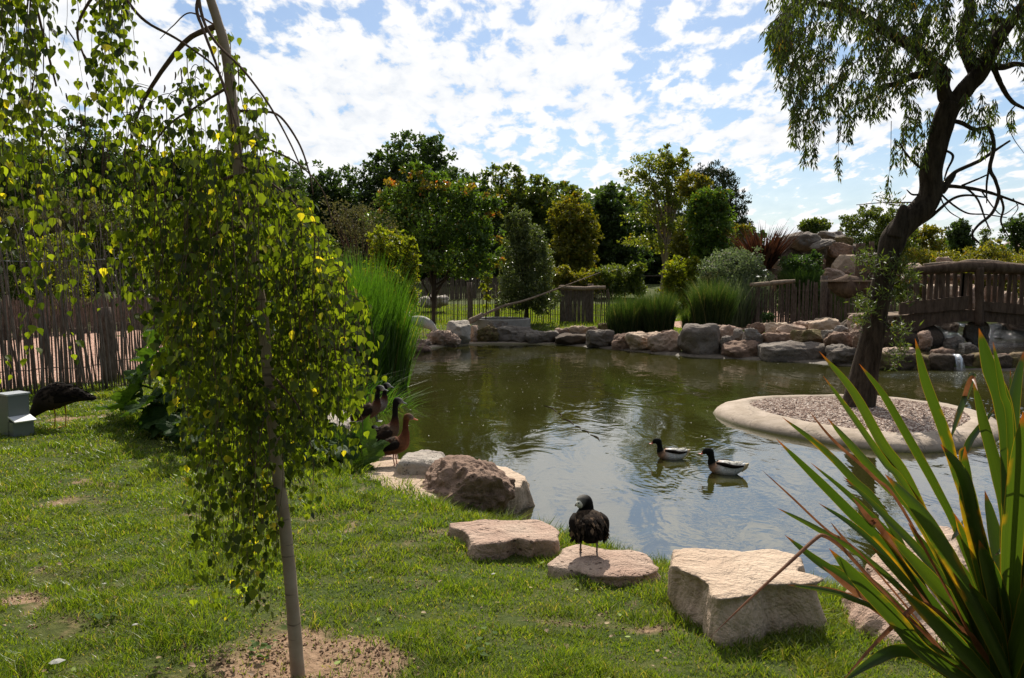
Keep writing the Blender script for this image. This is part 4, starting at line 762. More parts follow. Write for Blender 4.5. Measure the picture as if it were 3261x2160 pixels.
def blades(name, mat, c, n, rad, h, w, bend, seed, label=None, cat=None, group=None, kind=None, segs=4, spread=.25, hs=.3, parent=None, dirs=None):
    r = rnd(seed); a = r.uniform(0, 2 * np.pi, n); q = r.uniform(0, 1, n) ** .5 * rad; bx = c[0] + q * np.cos(a); by = c[1] + q * np.sin(a); bz = gz(bx, by) - .03
    H = h * (1 - hs * r.uniform(0, 1, n)) * (1 - .25 * (q / rad) ** 2); az = np.where(r.random(n) < .75, a + r.normal(0, .5, n), r.uniform(0, 2 * np.pi, n)); le = spread * (.3 + q / rad) * r.uniform(.4, 1.3, n); be = bend * r.uniform(.1, 1.4, n)
    Wd = w * r.uniform(.6, 1.3, n); fz = r.uniform(0, np.pi, n); t = np.linspace(0, 1, segs + 1); hor = (le[:, None] * t + be[:, None] * t ** 2.4) * H[:, None]; ver = H[:, None] * (t * (1 - .28 * be[:, None] * t ** 2))
    X = bx[:, None] + hor * np.cos(az)[:, None]; Y = by[:, None] + hor * np.sin(az)[:, None]; Z = bz[:, None] + ver; wd_ = Wd[:, None] * np.array([.7, 1, .85, .5, .06] if segs == 4 else np.interp(t, [0, .4, 1], [.7, 1, .05]))[None]
    sx = np.cos(fz)[:, None] * wd_ / 2; sy = np.sin(fz)[:, None] * wd_ / 2; V = np.stack([np.stack([X - sx, Y - sy, Z], -1), np.stack([X + sx, Y + sy, Z], -1)], 2).reshape(n, -1, 3)
    k = 2 * (segs + 1); f = np.array([(2 * i, 2 * i + 1, 2 * i + 3, 2 * i + 2) for i in range(segs)]); Fq = (np.arange(n)[:, None, None] * k + f[None]).reshape(-1, 4)
    o = mesh_np(name, V.reshape(-1, 3), Fq, M[mat], parent); return tag(o, label, cat, group, kind)
TB = 'tall trees closing off the background'
tree('tall dark broadleaf tree with an open rounded top, highest in the background', [(960, 350, 75, 42), (900, 400, 80, 40), (1010, 375, 40, 45), (880, 370, 25, 30), (960, 430, 110, 60), (1000, 560, 90, 80)], 62, (960, 640), 15000, .42, 'lf_dark', .35, seed=11, group=TB, limbs=12, clump=.20)
tree('low dark rounded tree left of the tallest tree', [(800, 440, 75, 50), (730, 425, 60, 45), (700, 500, 80, 80), (820, 520, 90, 80), (760, 590, 100, 60)], 60, (770, 640), 12000, .42, 'lf_dark', .3, seed=12, group=TB)
tree('dark tree right behind the orange tinted tree', [(1060, 430, 55, 40), (1090, 500, 60, 60), (1060, 580, 80, 60)], 58, (1070, 640), 7000, .38, 'lf_dark', .3, seed=13, group=TB)
tree('wide mid green feathery tree in the centre of the background', [(1165, 425, 60, 42), (1235, 440, 50, 38), (1190, 500, 90, 60), (1250, 520, 60, 60), (1180, 590, 90, 60)], 60, (1200, 640), 15000, .36, 'lf_mid', .35, seed=14, group=TB, limbs=9, clump=.15)
tree('green tree with a sloping right shoulder beside the yellow green one', [(1300, 460, 50, 38), (1330, 500, 40, 50), (1290, 560, 60, 60)], 58, (1310, 640), 8000, .36, 'lf_mid', .3, seed=15, group=TB)
tree('yellow green rounded tree between the feathery tree and the dark gap', [(1320, 500, 50, 45), (1335, 550, 48, 55), (1310, 590, 50, 35)], 52, (1320, 640), 9000, .33, 'lf_yellow', .28, seed=16, group=TB)
tree('very dark narrow tree right of the yellow green tree', [(1410, 475, 40, 45), (1415, 540, 48, 60), (1440, 600, 60, 45)], 58, (1415, 640), 9000, .36, 'lf_dark', .3, seed=17, group=TB)
tree('dark rounded tree filling the gap behind the airy tree', [(1490, 520, 60, 60), (1530, 580, 70, 60), (1570, 500, 50, 60)], 64, (1510, 640), 9000, .4, 'lf_dark', .3, seed=18, group=TB)
tree('dense blue green cypress with a smooth rounded top', [(1640, 440, 55, 68), (1675, 470, 50, 75), (1690, 530, 46, 60), (1630, 540, 60, 80), (1660, 600, 75, 50)], 54, (1660, 650), 22000, .22, 'lf_cypress', .35, seed=19, group=TB, clump=.17, shell=.5, asp=.4, up=1.4)
lo_ = [(1520, 378, 55, 26), (1475, 410, 38, 16), (1560, 395, 42, 26), (1520, 432, 65, 24), (1560, 450, 40, 40), (1480, 460, 32, 14), (1540, 365, 16, 28), (1585, 370, 22, 24), (1500, 500, 55, 18), (1560, 520, 45, 25), (1490, 560, 50, 18), (1540, 580, 45, 16)]
tree('airy pale green locust tree with several slender stems and see through crown', lo_, 44, (1530, 650), 5600, .22, 'lf_locust', .14, seed=20, limbs=16, bark='wood_pale', clump=.34, shell=.2, per=20)
tree('glossy dark green small tree in front of the cypress', [(1640, 470, 45, 40), (1640, 520, 52, 50), (1640, 570, 45, 40)], 38, (1635, 650), 9000, .2, 'lf_oak', .12, seed=21, limbs=8, clump=.2)
tree('green bush with yellowing leaves beside the red flax', [(1600, 430, 38, 30), (1590, 560, 40, 40), (1715, 545, 22, 30)], 40, (1600, 650), 4500, .22, 'lf_yellow', .1, seed=22, limbs=4, clump=.25)
# foreground tree with orange tips
oe = [(985, 430, 52, 34), (930, 465, 60, 36), (1050, 460, 70, 40), (1110, 470, 45, 28), (900, 520, 60, 40), (1010, 520, 110, 58), (1105, 545, 52, 40), (1020, 590, 95, 45), (1115, 600, 42, 30), (945, 585, 50, 42), (1080, 625, 60, 22), (960, 395, 30, 18)]
tree('round crowned tree with glossy green leaves turning orange at the top', oe, 27.2, (1001, 752), 19000, .135, 'lf_oak', .085, seed=30, limbs=14, clump=.24, per=22, shell=.35,
     second=([(930, 400, 25, 12), (985, 412, 45, 14), (1030, 425, 50, 14), (1090, 440, 48, 12), (1130, 455, 30, 14), (880, 478, 22, 12), (1140, 500, 18, 20), (1145, 560, 14, 22), (1148, 610, 12, 18), (1010, 440, 90, 22), (900, 440, 40, 22)], 950, 'lf_oaktop'))
tree('tall silvery green bush with small glossy leaves standing behind the concrete ring', [(1200, 520, 26, 42), (1225, 560, 42, 50), (1190, 590, 36, 50), (1245, 610, 40, 50), (1215, 660, 66, 50), (1190, 690, 46, 36), (1250, 695, 44, 34), (1170, 520, 12, 22)], 30.2, (1218, 745), 17000, .115, 'lf_silver', .09, 'shrub', 'shrub', 31, limbs=10, clump=.2, per=20, shell=.3)
tree('climbing plant with yellow green leaves above the reeds', [(905, 580, 50, 40), (950, 600, 16, 40), (870, 560, 30, 30), (958, 565, 10, 16), (900, 640, 62, 50), (948, 660, 20, 50), (890, 700, 60, 50)], 19.5, (930, 750), 9000, .09, 'lf_lime', .05, 'vine', 'climbing_plant', 32, limbs=5, clump=.25)
tree('bare brownish bush with dry twigs left of the orange tinted tree', [(830, 520, 60, 50), (780, 500, 40, 40), (880, 530, 40, 40), (830, 600, 80, 70), (800, 690, 90, 60)], 22, (840, 750), 6000, .07, 'lf_brown', .06, 'bush', 'bush', 33, limbs=40, clump=.5, bark='twig')
tree('hanging yellow green creeper strand beside the silvery bush', [(1128, 640, 12, 16), (1120, 670, 8, 20), (1125, 700, 6, 20), (1140, 610, 14, 10)], 28.5, (1122, 745), 420, .12, 'lf_lime', .03, 'creeper', 'creeper', 34, limbs=2, clump=.5)
for i_, (ell, d, n, sz, mt, lab, cl) in enumerate((
    ([(1300, 632, 30, 20), (1350, 640, 40, 16)], 46, 2600, .22, 'lf_yellow', 'low yellowish hedge bush left of the far meadow', .3), ([(1420, 635, 50, 22), (1470, 625, 25, 14)], 46, 3200, .22, 'lf_mid', 'low green hedge bush beside the far meadow', .3),
    ([(1570, 620, 34, 22), (1600, 612, 22, 18), (1545, 632, 20, 14)], 36, 3200, .17, 'lf_lime', 'bright yellow green bush behind the tall grass clumps', .3), ([(1680, 612, 62, 40), (1725, 605, 46, 36), (1645, 640, 36, 30), (1750, 640, 40, 26)], 29.0, 9000, .09, 'lf_gray', 'silvery grey green shrub with spiky flower stems behind the fence', .25),
    ([(1850, 618, 44, 30), (1825, 630, 28, 26), (1880, 605, 18, 26)], 29.6, 7000, .11, 'lf_rosemary', 'dark green rosemary like bush on the rock mound', .22), ([(1885, 525, 34, 16), (1870, 530, 18, 12)], 70, 2200, .3, 'lf_mid', 'small distant rounded tree above the rock mound', .3),
    ([(1960, 520, 40, 22), (2010, 505, 45, 32), (2060, 500, 50, 36), (2020, 560, 80, 40), (2075, 545, 50, 50)], 40, 13000, .17, 'lf_mid', 'leafy green bush behind the leaning willow trunk', .18),
    ([(2150, 545, 32, 28), (2115, 560, 30, 26)], 55, 3600, .25, 'lf_yellow', 'yellow green round bush right of the willow trunk', .25), ([(2218, 540, 26, 28), (2222, 570, 28, 28)], 58, 3800, .25, 'lf_dark', 'dark upright round tree right of the willow trunk', .2),
    ([(2130, 600, 70, 24), (2230, 600, 70, 22), (2320, 605, 70, 22), (2290, 575, 36, 20)], 38, 11000, .16, 'lf_yellow', 'long low yellowish hedge behind the bridge', .25), ([(2350, 530, 30, 30), (2375, 550, 40, 40)], 50, 3200, .22, 'lf_dark', 'dark tree at the right edge beside the distant house', .25),
    ([(1776, 733, 14, 12)], 26.5, 1400, .05, 'lf_rosemary', 'tiny round clipped bush at the foot of the tall fence', .3), ([(2278, 560, 10, 30)], 60, 500, .2, 'lf_mid', 'thin wispy young conifer in front of the distant house', .4),
    ([(1620, 690, 14, 26), (1650, 650, 24, 20)], 28.6, 1200, .09, 'lf_brown', 'dry brown stems between the tall grass clumps', .5))):
    rt = tree(lab, ell, d, (ell[0][0], 700), n, sz, mt, .05 if d < 35 else .12, 'bush' if 'tree' not in lab and 'conifer' not in lab else 'tree', 'bush' if 'tree' not in lab else 'tree', 50 + i_, limbs=5, clump=cl, shell=.2)
    if mt in ('lf_gray', 'lf_rosemary') and d > 28:
        c = D(ell[0][0] + (12 if mt == 'lf_gray' else 0), 640, d - .3); blades('flower_stems' if mt == 'lf_gray' else 'shoots', mt, (c.x, c.y), 1500, 1.0 if mt == 'lf_gray' else .6, 2.3 if mt == 'lf_gray' else 1.0, .03, .25, 500 + i_, parent=rt, spread=.22, hs=.5).location.z += (0 if mt == 'lf_gray' else 1.3)
# left background
HL = 'trees and bushes behind the left fence'
for i_, (ell, d, n, sz, mt, lab) in enumerate((
    ([(210, 330, 70, 50), (180, 290, 40, 28), (250, 380, 60, 50)], 40, 7000, .24, 'lf_dark', 'tall thin topped dark bush seen through the birch strands'), ([(60, 420, 110, 80), (-60, 400, 100, 90)], 44, 9000, .3, 'lf_dark', 'dark tree mass at the far left edge'),
    ([(330, 430, 100, 70), (430, 400, 80, 60)], 46, 9000, .3, 'lf_dark', 'dark rounded tree behind the birch trunk'), ([(540, 420, 90, 60), (640, 430, 70, 60), (600, 500, 110, 70)], 50, 9000, .32, 'lf_dark', 'dark tree glimpsed right of the birch trunk'),
    ([(160, 500, 90, 50), (60, 520, 80, 40)], 34, 6500, .2, 'lf_brown', 'dry brown thicket on the slope'), ([(300, 520, 90, 50), (400, 520, 80, 50)], 36, 7000, .2, 'lf_mid', 'green thicket on the slope behind the birch'),
    ([(110, 580, 55, 28), (170, 560, 40, 24)], 30, 3600, .14, 'lf_lime', 'yellow flowered bush on the left slope'), ([(20, 590, 40, 30)], 31, 1800, .15, 'lf_mid', 'green bush at the left edge of the slope'),
    ([(520, 560, 120, 60), (660, 570, 100, 60)], 34, 9000, .2, 'lf_mid', 'mid green bush line behind the birch foliage'))):
    tree(lab, ell, d, (ell[0][0], 640), n, sz, mt, .12, 'tree' if 'tree' in lab else 'bush', 'tree' if 'tree' in lab else 'bush', 90 + i_, HL, limbs=6, clump=.22, shell=.2)
r = rnd(8); mb = MB()
for (u0, u1, v0, v1, d, n) in ((640, 1500, 462, 645, 78, 34000), (1480, 1740, 540, 645, 78, 8000), (-300, 700, 430, 640, 72, 18000), (1900, 2700, 585, 640, 85, 9000)):
    q = 0; u = r.uniform(u0, u1, n // 30); v = v1 - (v1 - v0) * r.uniform(0, 1, n // 30) ** .8 - 12 * np.sin(u * .05); c = np.array([tuple(D(a, b, d + e)) for a, b, e in zip(u, v, r.uniform(-3, 3, n // 30))])
    P = np.repeat(c, 30, 0) + unit(r, len(c) * 30) * r.uniform(.2, 1.6, len(c) * 30)[:, None]; mb.scatter(*LQ, P, unit(r, len(P)), unit(r, len(P)) + (0, 0, .6), np.full(len(P), .6) * r.uniform(.6, 1.3, len(P)))
tag(mb.build('far_woodland', M['lf_dark']), kind='stuff')
# ------------------------------------------------------------------ blades: reeds, grass clumps, red flax
for i_, (u, v, d, n, rad, h, lab) in enumerate(((785, 800, 15.2, 2600, .66, 3.0, 'tall bright green reed clump at its left half beside the birch'), (862, 800, 16.4, 3400, .66, 3.2, 'tall bright green reed clump at the pond corner, nearest the open fence'), (835, 860, 13.9, 800, .5, 1.15, 'short arching green reeds hanging over the left water edge'))):
    c = D(u, v, d); blades('reed_clump', 'reed', (c.x, c.y), n, rad, h, .026, .16 if h > 2 else .7, 200 + i_, lab, 'reeds', 'reeds at the left end of the pond', spread=.07 if h > 2 else .5, hs=.55)
for i_, (u, d, n, rad, h, lab) in enumerate(((1448, 26.5, 3400, .56, 1.75, 'leftmost round clump of tall fine grass above the far shore'), (1518, 26.3, 3400, .54, 1.75, 'second round clump of tall fine grass above the far shore'), (1592, 26.0, 500, .2, 1.1, 'small loose grass clump behind the pinkish rock'), (1645, 25.8, 3800, .58, 2.1, 'tallest dark clump of fine grass left of the paling fence'))):
    c = D(u, 760, d); blades('grass_clump', 'tuft', (c.x, c.y), n, rad, h, .018, .2, 210 + i_, lab, 'ornamental grass', 'tall grass clumps on the far bank', spread=.07, hs=.5)
c = D(1762, 600, 31.5); c = D(1762, 600, 30.6); b0 = blades('red_flax', 'flax_red', (c.x, c.y), 260, .35, 2.0, .075, .15, 220, 'dark red spiky flax plant left of the rock mound', 'plant', spread=.62, hs=.45); b0.location.z += D(1762, 618, 30.6).z - g1(c.x, c.y)
# ------------------------------------------------------------------ foreground lawn grass
r = rnd(40); n = 520000; yy = 2.7 + (15.5 - 2.7) * r.uniform(0, 1, n) ** 1.55; xx = r.uniform(-1, 1, n) * (yy * .74 + .5); s_ = sdist(pond, xx, yy); sl = soil_mask(xx, yy); cl = n2d(xx, yy, 3.2, 2, 3); fl_ = sdist(np.array([(-30, 7), (-9.6, 7), (-7.55, 11.5), (-6.55, 14.2), (-6.2, 22), (-30, 22)]), xx, yy)
keep = (s_ > .12) & (r.uniform(0, 1, n) < np.clip(1.05 - sl * 1.7, .09, 1)) & (fl_ > 0.0); xx, yy, s_, cl, sl = xx[keep], yy[keep], s_[keep], cl[keep], sl[keep]; n = len(xx); print('blades', n)
H = (.020 + .034 * np.clip(cl + .25, 0, 1.3) + .055 * np.exp(-((s_ - .35) / .45) ** 2)) * r.uniform(.5, 1.5, n) * (1 - .35 * np.clip(sl, 0, 1)) * (1 + .06 * np.clip(yy - 4, 0, 8)); Wd = .0024 * r.uniform(.7, 1.5, n) * np.clip(yy / 4, .85, 3.2)
az = r.uniform(0, 2 * np.pi, n); be = r.uniform(.2, 1.3, n) * H; fz = r.uniform(0, np.pi, n); zz_ = gz(xx, yy) - .004; dx, dy = np.cos(az), np.sin(az); sx, sy = np.cos(fz) * Wd, np.sin(fz) * Wd
V = np.stack([np.stack([xx - sx, yy - sy, zz_], -1), np.stack([xx + sx, yy + sy, zz_], -1), np.stack([xx + sx * .8 + dx * be * .35, yy + sy * .8 + dy * be * .35, zz_ + H * .6], -1), np.stack([xx - sx * .8 + dx * be * .35, yy - sy * .8 + dy * be * .35, zz_ + H * .6], -1), np.stack([xx + dx * be, yy + dy * be, zz_ + H], -1)], 1)
b5 = np.arange(n)[:, None] * 5; tag(mesh_np('lawn_grass', V.reshape(-1, 3), [b5 + np.array([[0, 1, 2, 3]]), b5 + np.array([[3, 2, 4]])], M['grass']), kind='stuff')
# tufts hugging the near rocks
tp = [(1150, 1195, 7.0, 70, .12), (1110, 1200, 6.7, 50, .11), (1060, 1290, 5.9, 60, .10), (1150, 1300, 5.75, 140, .13), (1210, 1300, 5.75, 170, .14), (1260, 1280, 5.85, 170, .14), (1295, 1270, 5.95, 120, .13), (1000, 1230, 6.5, 60, .10), (1280, 1365, 5.2, 120, .11), (1400, 1385, 5.1, 120, .11), (1480, 1380, 5.1, 160, .14), (1520, 1370, 5.15, 160, .13), (1420, 1440, 4.7, 110, .09), (1350, 1420, 4.8, 110, .09), (1530, 1430, 4.75, 120, .12), (1600, 1520, 4.2, 140, .11), (1680, 1530, 4.1, 140, .11), (1760, 1520, 4.15, 140, .12), (1850, 1470, 4.4, 160, .14), (1920, 1440, 4.55, 160, .15), (1890, 1400, 4.8, 120, .15), (1820, 1510, 4.2, 120, .12), (1550, 1480, 4.4, 120, .12), (1990, 1500, 4.2, 130, .13), (870, 1120, 8.2, 80, .12), (930, 1150, 7.6, 90, .12), (960, 1190, 7.1, 80, .11), (1330, 1395, 4.95, 90, .10), (830, 1140, 8.2, 120, .14), (250, 900, 11.6, 120, .15), (150, 925, 10.9, 120, .13), (320, 880, 12.2, 120, .15), (1650, 1490, 4.25, 140, .14), (1730, 1490, 4.2, 140, .14)]
mb_o = []
for i_, (u, v, d, n, h) in enumerate(tp):
    c = D(u, v, d); mb_o.append(blades('tuft', 'grass', (c.x, c.y), n * 2, .14, h, .005, .6, 300 + i_, spread=.4, hs=.5))
def join_np(objs, name, mat, **k):
    Vs, Fs, o_ = [], [], 0
    for o in objs:
        me = o.data; v = np.zeros(len(me.vertices) * 3); me.vertices.foreach_get('co', v); f = np.zeros(len(me.loops), np.int32); me.loops.foreach_get('vertex_index', f); Vs.append(v.reshape(-1, 3)); Fs.append(f.reshape(-1, 4) + o_); o_ += len(v) // 3; bpy.data.objects.remove(o)
    return tag(mesh_np(name, np.vstack(Vs), np.vstack(Fs), mat), **k)
join_np(mb_o, 'grass_tufts', M['grass'], kind='stuff')
# grass on the far bank and paddock
r = rnd(41); n = 60000; yy = r.uniform(24.5, 42, n); xx = r.uniform(-10, 8, n); s_ = sdist(pond, xx, yy); gp_ = sdist(np.array([(5.8, 27.9), (9.9, 25.8), (11.4, 29.4), (10.5, 31.5), (6, 31)]), xx, yy)
kp = (s_ > 1.3) & (gp_ > 0) & (xx > -6); xx, yy = xx[kp], yy[kp]; n = len(xx); H = r.uniform(.04, .12, n); az = r.uniform(0, 6.28, n); z0 = gz(xx, yy) - .01; w_ = .012
V = np.stack([np.stack([xx - w_, yy, z0], -1), np.stack([xx + w_, yy, z0], -1), np.stack([xx + np.cos(az) * H * .5, yy + np.sin(az) * H * .5, z0 + H], -1)], 1)
tag(mesh_np('paddock_grass', V.reshape(-1, 3), (np.arange(n)[:, None] * 3 + np.array([[0, 1, 2]])), M['grass']), kind='stuff')
# ------------------------------------------------------------------ weeping birch (foreground left)
BD = 3.35
def pts(l, d=BD): return [D(*(p if len(p) == 2 else p[:2]), (p[2] if len(p) > 2 else d)) for p in l]
tr_px = [(692, 1600), (684, 1500), (672, 1350), (657, 1200), (641, 1080), (629, 960), (619, 860), (608, 740), (592, 640), (572, 520), (552, 400), (537, 240), (522, 120), (500, 40), (478, -30), (440, -200), (420, -330)]
b = D(692, 1560, BD); b.z = g1(b.x, b.y); birch = empty('weeping_birch', b, 'slender weeping birch in the foreground with a slanting pale trunk and curtains of leaves', 'tree')
mb = MB(); P = pts(tr_px); mb.tube(P, [.034, .030, .028, .0265, .0255, .025, .0245, .024, .023, .0235, .023, .022, .021, .0195, .0185, .015, .01], 14, 90, wob=.07); mb.build('trunk', M['bark_birch'], birch, True)
brs = [([(500, 60), (430, 95), (360, 185), (320, 260), (300, 340)], .013, 3.35, 3.5), ([(255, -60), (300, 10), (340, 52), (400, 85), (450, 118), (500, 160), (528, 230), (540, 330)], .007, 3.1, 3.3), ([(452, -60), (468, 40), (500, 100), (560, 160), (620, 240), (670, 330), (700, 400)], .007, 3.2, 3.1),
       ([(555, 257), (600, 258), (645, 268), (690, 330), (715, 400), (724, 450)], .0065, 3.35, 3.25), ([(470, -40), (455, 20), (470, 70), (500, 150), (545, 290), (560, 380)], .008, 3.3, 3.2), ([(560, 330), (620, 345), (690, 380), (745, 440), (770, 520)], .005, 3.35, 3.4),
       ([(500, 60), (440, 30), (400, 60), (370, 90)], .004, 3.4, 3.45), ([(420, -200), (260, -160), (100, -100), (20, -20), (0, 60)], .014, 3.35, 3.2), ([(430, -230), (300, -220), (150, -180), (60, -90), (90, 40), (130, 200)], .012, 3.35, 3.5), ([(450, -180), (330, -120), (240, -40), (180, 60), (200, 150)], .01, 3.35, 3.35),
       ([(560, 400), (480, 430), (400, 470), (350, 540)], .008, 3.35, 3.6), ([(575, 520), (500, 540), (430, 600), (390, 700)], .007, 3.35, 3.2), ([(600, 640), (680, 620), (750, 640), (800, 720)], .008, 3.35, 3.3), ([(550, 380), (620, 420), (680, 470), (740, 560)], .006, 3.35, 3.2), ([(608, 740), (560, 760), (510, 820), (490, 900)], .006, 3.35, 3.3), ([(530, 200), (450, 250), (380, 300), (290, 430), (240, 500)], .006, 3.35, 3.45), ([(150, 60), (210, 150), (270, 240), (330, 330), (400, 420)], .003, 3.3, 3.4), ([(620, 860), (660, 900), (700, 960), (720, 1040)], .006, 3.35, 3.2), ([(640, 1060), (600, 1090), (560, 1140), (550, 1200)], .005, 3.35, 3.3)]
for pl, rad, d0, d1 in brs:
    mb = MB(); mb.tube([D(u, v, d) for (u, v), d in zip(pl, np.linspace(d0, d1, len(pl)))], [rad, rad * .8, rad * .6, rad * .35], 7, 30, wob=.1, seed=rad * 900); mb.build('branch', M['twig'], birch, True)
r = rnd(60); tw = MB(); LP, LA, LN, LS = [], [], [], []
def strand(u, v0, v1, d, dens=1.0, size=.0335, sway=40):
    n = max(4, int((v1 - v0) / 60)); vv = np.linspace(v0, v1, n); uu = u + np.cumsum(r.normal(0, sway * .22, n)) + 8 * np.sin(vv * .009 + u); dd = d + np.cumsum(r.normal(0, .012, n)); P = np.array([tuple(D(a, b_, c)) for a, b_, c in zip(uu, vv, dd)])
    e0 = np.array(tuple(D(u + (545 - u) * .16 if u > 260 else u + 14, v0 - 26, d))); e1 = np.array(tuple(D(u + (545 - u) * .05 if u > 260 else u + 6, v0 - 20, d))); P = np.vstack([e0 - (0, 0, .02), e1, P]); n += 2
    C = catmull(P, n * 3); tw.tube(C, [.0012, .0019, .0013, .0007], 4, len(C)); L = (v1 - v0) / F * d; k = int(L / .0205 * dens); t = np.sort(r.uniform(.03, 1, k)) * (len(C) - 1); i0 = t.astype(int).clip(0, len(C) - 2); pos = C[i0] + (C[i0 + 1] - C[i0]) * (t - i0)[:, None]
    az = r.uniform(0, 6.28, k); out = np.column_stack([np.cos(az), np.sin(az), np.zeros(k)]); pet = r.uniform(.01, .05, k)[:, None]; LP.append(pos + out * pet + (0, 0, -.01)); LA.append(out * r.uniform(.05, .8, k)[:, None] + (0, 0, -1)); LN.append(out + r.normal(0, .5, (k, 3)) + (0, 0, .3)); LS.append(size * r.uniform(.45, 1.3, k))
def curtain(us, top, bot, n, d0, d1, dens=1.0, jt=60, jb=.25, **k):
    for _ in range(n):
        u = r.uniform(us[0], us[-1]); v0 = np.interp(u, us, top) + (r.uniform(-jt * .8, jt * 1.4) if r.random() < .7 else r.uniform(jt, jt * 4)); vb = np.interp(u, us, bot); v1 = v0 + (vb - v0) * (1 - jb * r.uniform(0, 1) ** 1.5 * 2)
        if v1 - v0 < 60: v1 = v0 + 70
        strand(u, v0, v1, r.uniform(d0, d1), dens, **k)
U_ = [375, 430, 480, 520, 560, 600, 650, 700, 750, 800, 845]
def cur(us, top, bot, n, d0, d1, dens=1.0, **k): curtain(us, top, bot, n, d0, d1, dens, **k)
cur(U_, [560, 470, 400, 300, 300, 380, 400, 470, 540, 650, 770], [900, 1060, 1320, 1430, 1440, 1380, 1230, 1180, 1150, 1060, 900], 104, 3.28, 3.95, 1.0)
cur(U_, [640, 600, 580, 520, 500, 560, 600, 620, 640, 700, 780], [860, 900, 1010, 1060, 1080, 1060, 1080, 1120, 1080, 1000, 900], 62, 3.38, 4.0, 1.0)
cur([380, 450, 540, 600], [500, 420, 350, 360], [860, 1000, 1150, 900], 34, 2.9, 3.25, 1.0); cur([650, 700, 760, 830], [480, 520, 600, 700], [1000, 1050, 1000, 900], 34, 2.95, 3.3, 1.0)
cur([480, 520, 560, 620, 650], [850, 900, 950, 950, 900], [1350, 1425, 1440, 1390, 1280], 30, 3.1, 3.6, 1.0)
cur([270, 330, 400, 460], [250, 230, 260, 240], [800, 820, 900, 900], 26, 3.0, 3.8, .9)
cur([440, 500, 540, 590, 640], [130, 100, 130, 260, 330], [420, 520, 600, 650, 680], 24, 3.1, 3.6, .8)
cur([-40, 20, 60, 110], [-260, -260, -260, -260], [640, 560, 640, 480], 26, 2.8, 3.5, .9)
cur([20, 60, 110], [200, 200, 250], [900, 950, 860], 7, 3.0, 3.4, .7)
cur([110, 200, 290], [-260, -260, -260], [180, 200, 250], 15, 2.9, 3.6, 1.0, jb=.5)
cur([225, 260, 295], [-200, -200, -160], [300, 260, 420], 12, 2.9, 3.4, 1.2)
cur([110, 200, 300, 370], [260, 260, 250, 320], [700, 700, 760, 860], 34, 3.0, 3.8, .5)
tw.build('twigs', M['twig'], birch); mb = MB(); mb.scatter(*BL, np.vstack(LP), np.vstack(LA), np.vstack(LN), np.concatenate(LS)); mb.build('foliage', M['lf_birch'], birch)
for _ in range(44):
    mb = MB(); u, v, d = r.uniform(60, 420), r.uniform(150, 420), r.uniform(3.0, 3.6); p = D(u, v, d); mb.tube([p, p + Vector((.002, 0, -.014)), p + Vector((r.normal(0, .004), 0, -.034))], [.0022, .0042, .002], 6, 6); mb.build('catkin', M['twig'], birch)
